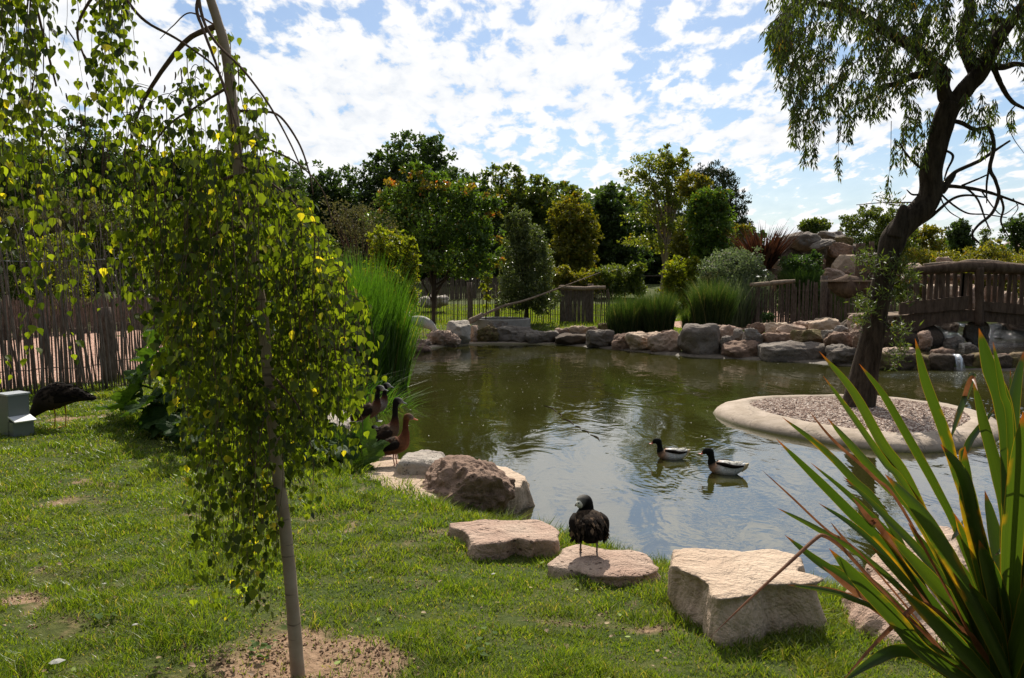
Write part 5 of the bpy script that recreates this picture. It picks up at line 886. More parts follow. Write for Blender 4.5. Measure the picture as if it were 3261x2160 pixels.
# ------------------------------------------------------------------ willow on the island
WD = 12.75; b = D(1975, 945, WD - .1); b.z = .16; wil = empty('willow_tree', b, 'leaning willow with a dark bent trunk growing on the gravel island', 'tree')
def wp(l, d=WD): return [D(*Z8(x, y), d + (z[0] if z else 0)) for x, y, *z in l]
base = [D(1980, 975, WD - .1), D(1985, 935, WD - .05), D(2002, 850, WD), D(2022, 750, WD), D(2040, 660, WD), D(2052, 600, WD)]
mb = MB(); mb.tube(base + wp([(880, 1480), (960, 1380), (1060, 1290), (1105, 1200), (1110, 1060), (1150, 900), (1190, 740), (1225, 650)]), [.34, .25, .215, .19, .18, .18, .20, .19, .185, .178, .17, .16, .165, .165], 18, 110, wob=.10)
mb.build('trunk', M['bark_willow'], wil, True)
limbs = [([(1225, 660), (1185, 560), (1180, 450), (1100, 380), (960, 300)], .12), ([(1225, 680), (1300, 580), (1400, 470), (1470, 350), (1520, 250), (1600, 140), (1700, 20), (1850, -120)], .15), ([(1400, 470), (1330, 330), (1300, 220), (1350, 60), (1300, -200)], .12), ([(1180, 450), (1020, 470), (900, 520), (800, 540)], .07), ([(1180, 460), (1000, 300), (800, 180), (600, 60), (400, 20)], .10),
         ([(1240, 755), (1300, 770), (1380, 810), (1470, 805), (1500, 920), (1475, 1050), (1510, 1130), (1530, 1220), (1490, 1330), (1400, 1410), (1365, 1470), (1410, 1520)], .036), ([(1130, 1160), (1250, 1165), (1400, 1185), (1540, 1225), (1700, 1285)], .035), ([(1470, 1050), (1455, 1150), (1455, 1270)], .022), ([(1090, 1180), (1180, 1150), (1260, 1075), (1400, 1010), (1500, 945), (1600, 880)], .04),
         ([(1080, 1060), (1030, 1040), (960, 970), (910, 890)], .025), ([(1050, 1215), (990, 1215), (955, 1185)], .02), ([(1060, 1260), (960, 1265), (820, 1265), (640, 1280)], .014), ([(1150, 950), (1190, 940), (1245, 975), (1210, 1060), (1190, 1120)], .025), ([(1000, 1420), (1100, 1360), (1230, 1250), (1330, 1220), (1460, 1235)], .03),
         ([(1140, 1180), (1220, 1260), (1330, 1330), (1450, 1340), (1580, 1360)], .018), ([(1250, 1165), (1330, 1180), (1400, 1250), (1450, 1380), (1480, 1440)], .02), ([(1540, 1225), (1560, 1300), (1545, 1390), (1600, 1490)], .022), ([(1160, 1130), (1170, 1240), (1220, 1320), (1300, 1370)], .014), ([(1300, 1160), (1420, 1110), (1480, 1080)], .02), ([(1620, 1240), (1650, 1300), (1600, 1370)], .01),
         ([(1480, 410), (1560, 420), (1640, 400), (1750, 420)], .06), ([(1500, 430), (1560, 560), (1620, 640), (1720, 690)], .045), ([(1520, 250), (1510, 180), (1540, 130)], .09), ([(1560, 130), (1480, 125), (1380, 180), (1280, 260)], .04), ([(1640, 650), (1580, 740), (1620, 860), (1690, 960)], .01), ([(1180, 1200), (1240, 1110), (1260, 1080)], .045), ([(1420, 1190), (1500, 1300), (1560, 1340), (1660, 1270)], .012)]
r = rnd(70)
for pl, rad in limbs:
    mb = MB(); dz = r.normal(0, .25); P = [D(*Z8(x, y), WD + dz * k / len(pl) * 2) for k, (x, y) in enumerate(pl)]; mb.tube(P, [rad, rad * .85, rad * .7, rad * .4], 9 if rad > .03 else 6, len(pl) * 6, wob=.12, seed=rad * 300 + dz); mb.build('limb', M['bark_willow'], wil, True)
mb = MB(); mb.tube([D(*Z8(880, 1480), WD - .1), D(*Z8(905, 1400), WD - .12), D(*Z8(940, 1285), WD - .1)], [.13, .10, .05], 10, 14, wob=.15); mb.build('broken_stub', M['bark_willow'], wil, True)
tw = MB(); LP, LA, LN, LS = [], [], [], []
def wstrand(u, v0, v1, d, dens=1.0, arc=0, lsz=.115, bare=0):
    n = max(4, int((v1 - v0) / 30)); t = np.linspace(0, 1, n); uu = u + np.cumsum(r.normal(0, 1.2, n)) - arc * (1 - (1 - t) ** 2); P = np.array([tuple(D(a, b_, d)) for a, b_ in zip(uu, v0 + (v1 - v0) * t)]); C = catmull(P, n * 2); tw.tube(C, [.006, .004, .002], 4, len(C))
    L = (v1 - v0) / F * d; k = int(L / .016 * dens); t = r.uniform(bare, 1, k) * (len(C) - 1); i0 = t.astype(int).clip(0, len(C) - 2); pos = C[i0] + (C[i0 + 1] - C[i0]) * (t - i0)[:, None]; az = r.uniform(0, 6.28, k); out = np.column_stack([np.cos(az), np.sin(az), np.zeros(k)])
    LP.append(pos + out * .02); LA.append(out * r.uniform(.2, .9, k)[:, None] + (0, 0, -1)); LN.append(unit(r, k)); S = lsz * r.uniform(.6, 1.2, k); LS.append(np.column_stack([S * .24, S, S]))
UB = np.array([1790, 1820, 1860, 1900, 1940, 1980, 2020, 2060, 2100, 2150, 2200, 2260, 2320, 2380, 2460]); VB = np.array([140, 230, 260, 290, 270, 300, 300, 255, 240, 215, 190, 150, 170, 200, 220])
k_ = 0
while k_ < 1150:
    u = r.uniform(1795, 2480); vb = np.interp(u, UB, VB) + 12 * math.sin(u * .09); vt = -420 + 500 * max(0, (1900 - u) / 110) ** 1.2; v1 = r.uniform(max(vt + 40, -250), vb)
    if n2d(np.array([u * .014]), np.array([v1 * .018]), 1, 7)[0] < -.28 and v1 < vb - 40 and r.random() < .75: continue
    wstrand(u + 10, v1 - r.uniform(30, 85), v1, WD + r.uniform(-1.7, 1.7), 1.0, arc=r.uniform(-6, 46) * (1 if u < 2200 else -1)); k_ += 1
for (u, v0, v1, a) in ((1797, 70, 130, 0), (1830, 100, 175, 25), (1815, 90, 150, 20), (1850, 230, 340, 12), (1835, 250, 335, 6), (1872, 250, 372, 8), (1880, 260, 365, 2), (1905, 250, 330, 6), (1862, 230, 310, 10), (1840, 240, 290, 4), (1963, 260, 330, 0), (1955, 240, 325, 4), (2100, 235, 330, 6), (2115, 270, 375, 8), (2130, 300, 400, 4), (2150, 250, 330, 2), (2090, 290, 400, 2), (2070, 320, 380, 2), (2125, 240, 300, 2),
                      (2240, 220, 320, -6), (2265, 215, 360, -4), (2285, 240, 350, -2), (2255, 260, 300, -2), (2300, 230, 290, 0), (2230, 215, 270, 0), (2340, 250, 300, 0), (2148, 330, 400, 0), (2110, 230, 300, 10)):
    for q in range(2): wstrand(u + r.normal(0, 4), v0, v1 + r.uniform(-10, 6), WD + r.uniform(-.8, .8), 1.1, a)
for (u, v0, v1) in ((1856, 330, 382), (1938, 330, 412), (1885, 330, 385), (2060, 400, 450)):
    wstrand(u, v0 - 120, v1, WD + .3, .5, 0, bare=.72)
for (u, v, n, sp) in ((2030, 610, 26, 34), (2080, 625, 26, 30), (2000, 690, 16, 20), (2015, 720, 14, 18), (1990, 740, 10, 14), (2075, 760, 16, 22), (2085, 800, 12, 18), (2060, 680, 14, 22), (2110, 640, 14, 20), (2000, 590, 8, 16), (2060, 460, 10, 20), (2070, 835, 9, 18), (2100, 690, 6, 14)):
    for q in range(n):
        c = D(u + r.normal(0, sp * .6), v + r.normal(0, sp * .45), WD - .2 + r.normal(0, .2)); k = 9; LP.append(np.array(c)[None] + r.normal(0, .05, (k, 3))); LA.append(unit(r, k) + (0, 0, .25)); LN.append(unit(r, k)); S = .11 * r.uniform(.6, 1.2, k); LS.append(np.column_stack([S * .2, S, S]))
        if q % 3 == 0: tw.tube([D(u, v + 14, WD), tuple(c)], [.008, .003], 4, 4)
tw.build('twigs', M['twig'], wil); mb = MB(); mb.scatter(*LAN, np.vstack(LP), np.vstack(LA), np.vstack(LN), np.vstack(LS)); mb.build('foliage', M['lf_willow'], wil)
# ------------------------------------------------------------------ flax plant (foreground right)
def flax_mat():
    t = NT('flax_leaf'); uv = t.n('UVMap'); sp = t.n('SeparateXYZ'); t.L.new(uv.outputs[0], sp.inputs[0]); u, v = sp.outputs[0], sp.outputs[1]; ri = t.n('ObjectInfo').outputs['Random']
    mp = t.n('Mapping', i_Scale=(34, 1.2, 1)); t.L.new(uv.outputs[0], mp.inputs[0]); n = t.noise(1.0, 4, .6, mp.outputs[0]); c = t.mix(ri, (.030, .056, .010), (.060, .088, .014)); c = t.mix(t.rng(n, .35, .65, 0, .6), c, (.022, .042, .012))
    e = t.math('ABSOLUTE', t.math('SUBTRACT', u, .5)); blotch = t.noise(2.3, 4, .6); c = t.mix(t.rng(e, .44, .49), c, (.14, .15, .02)); c = t.mix(t.rng(e, .482, .495), c, (.26, .08, .015)); c = t.mix(t.math('MULTIPLY', t.rng(blotch, .60, .68), t.rng(e, .2, .4)), c, (.38, .17, .015))
    c = t.mix(t.rng(t.math('ADD', v, t.math('MULTIPLY', n, .08)), .97, 1.01), c, (.20, .055, .02)); nm = t.bump(n, .25, .004)
    return t.fin(c, .38, nm, .5, .36, t.mix(1.0, c, (1.8, 1.9, .5), 'MULTIPLY'))
M['flax'] = flax_mat()
def flax_dry():
    t = NT('flax_dry'); n = t.noise(14, 4); c = t.ramp(n, (.3, (.13, .045, .018)), (.7, (.32, .13, .055))); return t.fin(c, .5, t.bump(n, .3, .01), .4, .25)
M['flax_dry'] = flax_dry()
fb_ = D(*Z6(1260, 1760), 2.98); fb_.z = g1(fb_.x, fb_.y); flax = empty('flax_plant', fb_, 'big clump of sword shaped green flax leaves with orange edges in the right foreground', 'plant')
r = rnd(90)
def flaxleaf(pl, w, mat='flax', d_tip=None, root=True, tw_=0.0, name='leaf'):
    """pl tip -> base in the Z6 window; w = full width in its pixels"""
    pl = [tuple(p) for p in pl][::-1]; d0 = fb_.y; dt = d_tip if d_tip is not None else r.uniform(2.45, 3.6)
    if root and pl[0][1] < 1560: e = (1250 + r.normal(0, 45), 1740); pl = [e] + pl
    L = np.concatenate([[0], np.cumsum([math.dist(a, b_) for a, b_ in zip(pl, pl[1:])])]); L /= L[-1]; P = [D(*Z6(*p), d0 + r.normal(0, .05) * 0 + (dt - d0) * l) for p, l in zip(pl, L)]
    C = catmull([tuple(p) for p in P], 34); T = np.gradient(C, axis=0); T /= np.linalg.norm(T, axis=1)[:, None]; t = np.linspace(0, 1, 34); Wm = w * .537 / F * 2.95 / 2 * 1.0
    prof = np.interp(t, [0, .15, .5, .75, .9, 1], [.75, .8, 1.0, .82, .48, .02]) if root else np.interp(t, [0, .3, .7, 1], [.9, 1, .8, .03])
    view = C - np.array([0, 0, CH]); view /= np.linalg.norm(view, axis=1)[:, None]; S = np.cross(T, view); S /= np.linalg.norm(S, axis=1)[:, None]; Nn = np.cross(S, T); a = r.uniform(-.5, .5) + tw_ * t; S2 = S * np.cos(a)[:, None] + Nn * np.sin(a)[:, None]; N2 = np.cross(S2, T)
    cs = [(-1, .22), (-.55, .06), (0, -.16), (.55, .06), (1, .22)]; k = r.choice([-1, 1]); V = np.stack([C + S2 * (Wm * prof * x)[:, None] + N2 * (Wm * prof * z * k)[:, None] for x, z in cs], 1).reshape(-1, 3); UVs = np.array([((x + 1) / 2, tt) for tt in t for x, _ in cs])
    m2 = MB(); m2.add(V, grid_faces(5, 34), UV=UVs); return m2.build(name, M[mat], flax, True, uv=True)
for pl, w, *o in (
    ([(418, 162), (560, 330), (690, 560), (800, 720), (960, 1080)], 46), ([(435, 268), (560, 440), (700, 640), (840, 830)], 30), ([(258, 445), (420, 570), (560, 710), (720, 900)], 40), ([(233, 538), (420, 720), (560, 860), (760, 1060)], 44), ([(455, 452), (560, 570), (700, 730), (870, 930)], 40), ([(590, 215), (690, 340), (790, 510), (930, 760), (1040, 1000)], 42),
    ([(830, 105), (875, 290), (960, 520), (1040, 780)], 44), ([(1105, 62), (1150, 230), (1210, 400), (1235, 700)], 74), ([(1297, 160), (1262, 330), (1245, 500), (1225, 760)], 60), ([(1080, 280), (1130, 480), (1190, 700), (1230, 950)], 58), ([(415, 815), (560, 910), (720, 1050), (870, 1200)], 34), ([(235, 835), (400, 920), (600, 1040), (830, 1250)], 30),
    ([(270, 953), (420, 1070), (600, 1180), (780, 1300)], 50), ([(430, 1075), (540, 1110), (700, 1200)], 34), ([(555, 785), (680, 925), (800, 1060), (960, 1250)], 34), ([(460, 1010), (600, 1160), (760, 1330), (900, 1480)], 70), ([(280, 1165), (420, 1185), (560, 1225), (760, 1330)], 24), ([(1182, 402), (1100, 500), (1055, 580), (1045, 720)], 34), ([(940, 560), (1040, 700), (1090, 900), (1150, 1200)], 56),
    ([(1165, 120), (1205, 330), (1240, 600)], 26), ([(1295, 420), (1262, 760), (1240, 1150)], 84), ([(1045, 570), (1060, 800), (1120, 1050), (1190, 1400)], 80), ([(700, 930), (880, 1120), (1040, 1300), (1180, 1500)], 70), ([(640, 1200), (800, 1350), (960, 1500), (1100, 1640)], 90), ([(800, 900), (980, 1160), (1120, 1400)], 78), ([(1240, 240), (1243, 420), (1240, 700)], 22), ([(1060, 1130), (1120, 1220), (1200, 1380)], 62),
    ([(700, 690), (860, 860), (960, 1020), (1080, 1240)], 74), ([(660, 560), (800, 760), (920, 940), (1040, 1160)], 50), ([(520, 700), (700, 870), (880, 1060), (1060, 1300)], 46), ([(1300, 700), (1290, 1000), (1270, 1300)], 90), ([(1360, 300), (1330, 700), (1290, 1200)], 80), ([(900, 1250), (1020, 1400), (1130, 1560)], 90), ([(1130, 760), (1180, 1000), (1220, 1300)], 80), ([(760, 1180), (920, 1330), (1080, 1500)], 70), ([(1000, 860), (1090, 1080), (1170, 1320)], 60), ([(380, 640), (560, 790), (760, 990), (960, 1220)], 34), ([(640, 1000), (820, 1180), (1000, 1380)], 50), ([(1420, 500), (1380, 900), (1300, 1300)], 80), ([(1440, 900), (1400, 1200), (1300, 1500)], 90)):
    flaxleaf(pl, w)
for q_ in range(34):
    x0 = r.uniform(900, 1420); y0 = r.uniform(950, 1350) - (x0 - 900) * .25; flaxleaf([(x0, y0), ((x0 + 1240) / 2 + 20, (y0 + 1560) / 2), (1230 + r.normal(0, 40), 1640)], r.uniform(46, 84), d_tip=r.uniform(2.6, 3.4))
for pl, w in (([(978, 556), (1020, 430), (1075, 275), (1072, 262)], 32), ([(1175, 1040), (1230, 1000), (1275, 970), (1330, 985)], 46), ([(500, 1600), (640, 1500), (760, 1448), (880, 1480), (1000, 1560)], 60), ([(985, 975), (1010, 940), (1030, 890)], 22)): flaxleaf(pl, w, root=False, d_tip=2.8)
for pl, w, rt in (([(168, 670), (300, 790), (450, 930), (640, 1080)], 10, True), ([(368, 412), (480, 545), (650, 700), (800, 880)], 14, True), ([(-60, 1400), (120, 1225), (300, 1060), (400, 968), (440, 955), (520, 1010), (640, 1140), (760, 1260)], 20, True), ([(500, 1600), (640, 1440), (740, 1340), (790, 1296), (850, 1252), (920, 1278), (1010, 1345), (1100, 1420)], 26, True), ([(285, 1165), (400, 1175), (520, 1200), (660, 1280)], 12, True), ([(465, 895), (500, 940), (545, 990)], 10, False), ([(430, 1085), (560, 1190), (700, 1290)], 30, True), ([(560, 790), (640, 890), (720, 980)], 26, True), ([(1100, 330), (1080, 275), (1060, 300), (1030, 400)], 20, False)):
    flaxleaf(pl, w, 'flax_dry', root=rt, name='dry_leaf', d_tip=2.75)
# ------------------------------------------------------------------ gunnera
t = NT('gunnera_leaf'); n = t.noise(7, 5, .6); c = t.mix(t.rng(n, .35, .65), (.026, .056, .015), (.055, .095, .026)); M['gunnera'] = t.fin(c, .55, t.bump(n, .8, .05), .08, .38, t.mix(1.0, c, (1.9, 2.0, .4), 'MULTIPLY'))
gc = D(560, 1010, 9.0); gc.z = g1(gc.x, gc.y); gun = empty('gunnera', gc, 'low mass of huge jagged dark green leaves under the birch', 'plant'); r = rnd(101)
def gleaf(c, rad, nrm, up, seed):
    q = rnd(seed); nt_, nr = 120, 12; th = np.linspace(-np.pi * .94, np.pi * .94, nt_); lobes = 7; ph = (th / (np.pi * .94) + 1) / 2 * lobes; lob = 1 - .36 * np.abs(((ph + .0) % 1) - .5) ** 1.0 * 2 * .85; ser = 1 - .12 * ((th * 9.3) % 1) - .06 * ((th * 23.1) % 1); rr_ = rad * lob * ser * (.8 + .2 * np.cos(th)) * (1 + .1 * q.normal(0, 1, nt_) * .4); rs = np.linspace(0.02, 1, nr)
    X = rs[:, None] * (rr_ * np.sin(th))[None]; Y = rs[:, None] * (rr_ * np.cos(th))[None]; ve = np.abs(((ph) % 1) - .5) * 2; Z = rad * (.26 * rs[:, None] ** 1.6 - .10 * rs[:, None] * ve[None]) + rad * .07 * fbm(np.stack([X / rad * 5 + seed, Y / rad * 5, X * 0], -1), 3) * rs[:, None] - rad * .3 * np.maximum(rs[:, None] - .72, 0) * (1 + .5 * np.sin(th * 5 + seed))[None]
    V = np.stack([X, Y, Z], -1).reshape(-1, 3); n_ = Vector(nrm).normalized(); y_ = Vector(up); y_ = (y_ - n_ * y_.dot(n_)).normalized(); x_ = y_.cross(n_); Mx = np.array([x_, y_, n_]); V = V @ Mx + np.array(tuple(c)); mb = MB(); mb.add(V, grid_faces(nt_, nr)); mb.build('leaf', M['gunnera'], gun, True)
    mb = MB(); mb.tube([c, (Vector(c) + gc) / 2 + Vector((0, 0, .12)), gc + Vector((q.normal(0, .2), q.normal(0, .2), 0))], [.012, .018, .022], 7, 10); mb.build('stalk', M['reed'], gun, True)
for i_, (u, v, d, rad) in enumerate(((325, 890, 9.8, .40), (395, 850, 10.0, .42), (300, 960, 9.3, .36), (430, 955, 9.1, .42), (375, 920, 9.4, .4), (480, 890, 9.6, .44), (470, 1010, 8.6, .38), (430, 1050, 8.6, .3), (560, 980, 8.6, .46), (600, 900, 9.4, .44), (700, 890, 9.6, .4), (700, 990, 8.6, .42), (560, 1060, 8.2, .4), (650, 1090, 8.0, .42), (740, 1080, 8.1, .36), (420, 790, 10.8, .4), (360, 820, 10.6, .34), (540, 830, 10.4, .42), (640, 830, 10.4, .4), (690, 1130, 7.8, .3), (790, 1120, 8.0, .28), (345, 930, 9.0, .34), (410, 900, 9.2, .38), (460, 950, 8.8, .36), (310, 915, 9.6, .32), (390, 985, 8.9, .34), (340, 850, 10.2, .36), (500, 860, 9.8, .44), (560, 900, 9.3, .46), (440, 870, 9.8, .42), (620, 960, 8.9, .44), (520, 960, 8.9, .42), (480, 1060, 8.4, .36), (600, 1030, 8.4, .42), (380, 960, 9.0, .38), (660, 860, 9.9, .42), (480, 760, 9.4, .46), (560, 720, 9.2, .48), (640, 740, 9.4, .46), (520, 690, 9.6, .44), (600, 660, 9.4, .44), (700, 780, 9.6, .44), (440, 800, 9.6, .42), (560, 800, 8.8, .46), (640, 820, 8.9, .46), (480, 820, 9.0, .44), (700, 840, 9.2, .4), (400, 760, 10.2, .42))):
    rad *= 1.15; c = D(u, v, d); c.z = max(c.z, g1(c.x, c.y) + .25); out = (c - gc); gleaf(c, rad, (out.x * .45 + r.normal(0, .3), out.y * .3 - .35 + r.normal(0, .3), .8), (out.x * .5 + r.normal(0, .3), out.y * .5 - .5, 0), 400 + i_)
c = D(800, 1070, 8.0); gleaf(c, .60, (-.35, -.75, .55), (1, .1, .12), 431)
c = D(420, 1075, 8.3); gleaf(c, .24, (.3, -.7, .6), (-1, 0, .1), 432)
# ------------------------------------------------------------------ birds
def rot_z(v, a): return Vector((v[0] * math.cos(a) - v[1] * math.sin(a), v[0] * math.sin(a) + v[1] * math.cos(a), v[2]))
CHN, BRN, DRK, BLK, WHT, GRY = (.16, .055, .022), (.085, .055, .036), (.03, .022, .016), (.010, .009, .009), (.62, .60, .55), (.22, .19, .17)
class Bird:
    def __init__(s, label, loc, head, scale=1, cat='duck', name='duck', group=None): s.o = empty(name, loc, label, cat, group); s.L = Vector(loc); s.a = head; s.k = scale
    def T(s, p): return s.L + rot_z(Vector(p) * s.k, s.a)
    def body(s, P, rv, rl, col, sides=20, n=70, name='body', wob=.03):
        mb = MB(); lat = rot_z((0, 1, 0), s.a); mb.tube([s.T(p) for p in P], [x * s.k for x in rv], sides, n, lat=tuple(lat), rl=[x * s.k for x in rl], col=col, wob=wob, seed=s.L.x); return mb.build(name, M['feather'], s.o, True, col=True)
    def part(s, name, P, r_, mat, sides=8, n=14, rl=None, parent=None):
        mb = MB(); lat = rot_z((0, 1, 0), s.a); mb.tube([s.T(p) for p in P], [x * s.k for x in r_], sides, n, lat=tuple(lat), rl=None if rl is None else [x * s.k for x in rl]); return mb.build(name, mat if not isinstance(mat, str) else M[mat], s.o, True)
    def ball(s, name, c, d, mat, col=None):
        V, Fc = ico(2); mb = MB(); mb.add([tuple(s.T(Vector(c) + Vector(v) * d)) for v in V], T=Fc); return mb.build(name, mat if not isinstance(mat, str) else M[mat], s.o, True)
    def leg(s, x, y, top, mat, foot=.06, fw=.03, knee=.0):
        r_ = .006; mb = MB(); mb.tube([s.T((x, y, top)), s.T((x - .012 + knee, y, top * .55)), s.T((x, y, .008))], [.011 * s.k, .006 * s.k, .006 * s.k], 8, 10)
        V = [s.T(p) for p in ((x - .012, y, .012), (x + foot, y - fw, .003), (x + foot * 1.12, y, .004), (x + foot, y + fw, .003), (x, y, .016), (x - .018, y, .004))]; mb.add(V, T=[(0, 1, 4), (1, 2, 4), (2, 3, 4), (3, 0, 4), (1, 0, 5), (0, 3, 5), (2, 1, 5), (3, 2, 5)]); mb.build('leg', mat, s.o)
    def feathers(s, n, fn, size, colmat, seed=1, name='wing_feathers'):
        q = rnd(seed); mb = MB(); P, A, Nn = fn(q, n); Pw = np.array([tuple(s.T(p)) for p in P]); Aw = np.array([tuple(rot_z(a, s.a)) for a in A]); Nw = np.array([tuple(rot_z(a, s.a)) for a in Nn]); mb.scatter(FE[0], FE[1], Pw, Aw, Nw, size * s.k * q.uniform(.7, 1.3, n)); return mb.build(name, colmat, s.o)
FE = (np.array([(0, 0, 0), (.16, .2, .03), (.2, .6, .04), (0, 1, -.02), (-.2, .6, .04), (-.16, .2, .03), (0, .5, .07)]), np.array([(6, 0, 1), (6, 1, 2), (6, 2, 3), (6, 3, 4), (6, 4, 5), (6, 5, 0)]))
def fmat(name, a, b_, c_=None): return leaf_mat(name, a, b_, c_, .85 if c_ else 1, .1, (1, 1, 1), .85, 30, .08)
M['f_brown'] = fmat('feathers_brown', (.020, .013, .009), (.055, .036, .022), (.14, .09, .055)); M['f_dark'] = fmat('feathers_dark', (.008, .006, .005), (.024, .017, .012)); M['f_white'] = fmat('feathers_white', (.55, .53, .48), (.7, .68, .62)); M['f_lit'] = fmat('feathers_lit', (.10, .06, .035), (.22, .14, .08), (.34, .22, .12))
leg_grey = plain('leg_grey', (.06, .055, .06), .5); leg_pink = plain('leg_pink', (.32, .12, .09), .5); leg_yel = plain('leg_yellow', (.42, .20, .03), .5); bill_red = plain('bill_red', (.50, .06, .02), .35); bill_or = plain('bill_orange', (.55, .13, .05), .35); bill_gr = plain('bill_grey', (.12, .12, .14), .4); eye_m = plain('eye_black', (.004, .004, .004), .1)
def surf(P, rv, rl, t0, t1, zmin):
    """random points on the upper body surface with directions to the tail"""
    def fn(q, n):
        C = catmull(P, 60); T = np.gradient(C, axis=0); T /= np.linalg.norm(T, axis=1)[:, None]; t = q.uniform(t0, t1, n); i = (t * 59).astype(int); ph = q.uniform(-1, 1, n) * zmin; RV = np.interp(t, np.linspace(0, 1, len(rv)), rv); RL = np.interp(t, np.linspace(0, 1, len(rl)), rl)
        up = np.cross(T[i], (0, 1, 0)) * -1; up = np.where(up[:, 2:3] < 0, -up, up); lat = np.tile((0, 1., 0), (n, 1)); d = up * np.cos(ph)[:, None] * RV[:, None] + lat * np.sin(ph)[:, None] * RL[:, None]; nn = up * np.cos(ph)[:, None] + lat * np.sin(ph)[:, None]; return C[i] + d * 1.0, -T[i] + nn * .12, nn
    return fn
def whistler(label, loc, head, k=1.0, neck=1.0, turn=0, face=WHT, body=BRN, nk=BLK, bill=bill_gr, legm=leg_grey, crown_=BLK, group='whistling ducks on the left bank', pitch=.0, legs=True, seed=1, headdir=(1, 0)):
    b_ = Bird(label, loc, head, k, group=group); hx, hy = headdir; n = neck
    P = [(-.215, 0, .145 - pitch), (-.16, 0, .165 - pitch * .6), (-.08, 0, .19), (.0, 0, .215 + pitch * .2), (.065, 0, .245 + pitch * .4), (.10, 0, .295 + .02 * n), (.105, 0, .30 + .07 * n), (.11, 0, .30 + .13 * n), (.118 + .008 * hx, .01 * hy, .315 + .155 * n), (.118 + .045 * hx, .045 * hy, .312 + .155 * n), (.118 + .07 * hx, .07 * hy, .300 + .155 * n)]
    rv = [.014, .048, .080, .094, .086, .048, .030, .029, .041, .033, .014]; rl = [.028, .055, .080, .090, .080, .044, .028, .027, .034, .029, .013]
    b_.body(P, rv, rl, [DRK, DRK, body, body, tuple(x * 1.2 for x in body), tuple((x + y) / 2 for x, y in zip(CHN, nk)), nk, nk, crown_, tuple((x + y) / 2 for x, y in zip(crown_, face)), face])
    hp = Vector(P[-1]); b_.part('bill', [hp - Vector((.008 * hx, .008 * hy, -.002)), hp + Vector((.022 * hx, .022 * hy, -.010)), hp + Vector((.048 * hx, .048 * hy, -.018))], [.012, .008, .005], bill, rl=[.012, .011, .010])
    c = Vector(P[-3]) + Vector((.03 * hx, .03 * hy, .004)); sx_, sy_ = -hy, hx
    for s_ in (-1, 1): b_.ball('eye', c + Vector((sx_, sy_, 0)) * .026 * s_, .0055, eye_m)
    b_.part('crown', [hp + Vector((-.055 * hx, -.055 * hy, .012)), hp + Vector((-.030 * hx, -.030 * hy, .026)), hp + Vector((-.006 * hx, -.006 * hy, .010))], [.022, .020, .010], plain('cap', tuple(crown_), .8, .05), rl=[.032, .026, .010])
    for s_ in (-1, 1): b_.part('wing', [(-.20, .040 * s_, .165 - pitch), (-.10, .070 * s_, .20 - pitch * .3), (.0, .076 * s_, .228), (.06, .062 * s_, .25)], [.008, .036, .048, .018], M['f_dark'], 10, 20, rl=[.005, .016, .022, .012])
    b_.feathers(150, surf(P[:5], rv[:5], rl[:5], .15, .95, 1.2), .045, M['f_brown'], seed)
    if legs:
        for s_ in (-1, 1): b_.leg(.0 + .012 * s_, .032 * s_, .16, legm)
    return b_
def at(u, v, z): 
    p = W(u, v, z); return (p.x, p.y, z)
whistler('dark duck with a white face standing, beak pointing right, front one of the overlapping pair', at(853, 992, .31), R(12), 1.08, 1.15, pitch=.03, seed=1, legm=leg_pink)
whistler('dark duck mostly hidden behind its twin in the overlapping pair, head highest', at(872, 975, .24), R(20), 1.05, 1.1, seed=2, body=GRY)
whistler('tall necked duck with a pale face standing in the middle of the left group', at(892, 1052, .25), R(30), 1.12, 1.5, pitch=.03, seed=3, face=(.35, .33, .30))
whistler('small crouching duck whose dark head shows behind the big gunnera leaf', at(845, 1062, .0), R(10), .85, 1.0, seed=4, legs=False)
whistler('rusty brown duck with a bright red bill, nearest standing duck of the left group', at(915, 1076, .36), R(8), .98, 1.25, face=(.20, .17, .15), body=(.12, .05, .025), nk=(.09, .03, .015), bill=bill_or, legm=leg_pink, crown_=(.13, .055, .02), seed=5)
# lone duck seen from behind
k = 1.0; p = at(1358, 1283, .455); bd = Bird('lone dark duck seen from behind on the pitted rock, white face turned left', p, R(96), 1.0)
P = [(-.11, 0, .115), (-.10, 0, .14), (-.075, 0, .175), (-.03, 0, .21), (.02, 0, .25), (.045, 0, .278), (.05, 0, .298), (.05, .0, .318), (.052, .012, .340), (.055, .038, .345), (.056, .052, .337)]
rv = [.018, .048, .086, .096, .080, .058, .048, .046, .058, .050, .018]; rl = [.030, .066, .100, .112, .098, .068, .050, .047, .056, .046, .018]
bd.body(P, rv, rl, [BLK, BLK, DRK, (.045, .032, .022), (.06, .04, .025), BLK, BLK, BLK, BLK, (.2, .19, .17), WHT], n=80, wob=.06)
bd.part('bill', [(.060, .050, .334), (.075, .062, .320), (.085, .068, .312)], [.014, .010, .006], bill_gr)
bd.ball('eye', (.010, .060, .350), .006, eye_m); bd.ball('face_patch', (.030, .044, .338), .030, plain('face_white', (.62, .60, .52), .7))
for s_ in (-1, 1): bd.part('wing', [(-.10, .06 * s_, .13), (-.08, .096 * s_, .18), (-.03, .104 * s_, .23), (.02, .078 * s_, .268)], [.016, .042, .048, .022], M['f_dark'], 12, 24, rl=[.01, .022, .03, .022])
bd.feathers(420, surf(P[:6], [x * 1.02 for x in rv[:6]], [x * 1.05 for x in rl[:6]], .25, .95, 1.9), .045, M['f_dark'], 6, 'back_feathers')
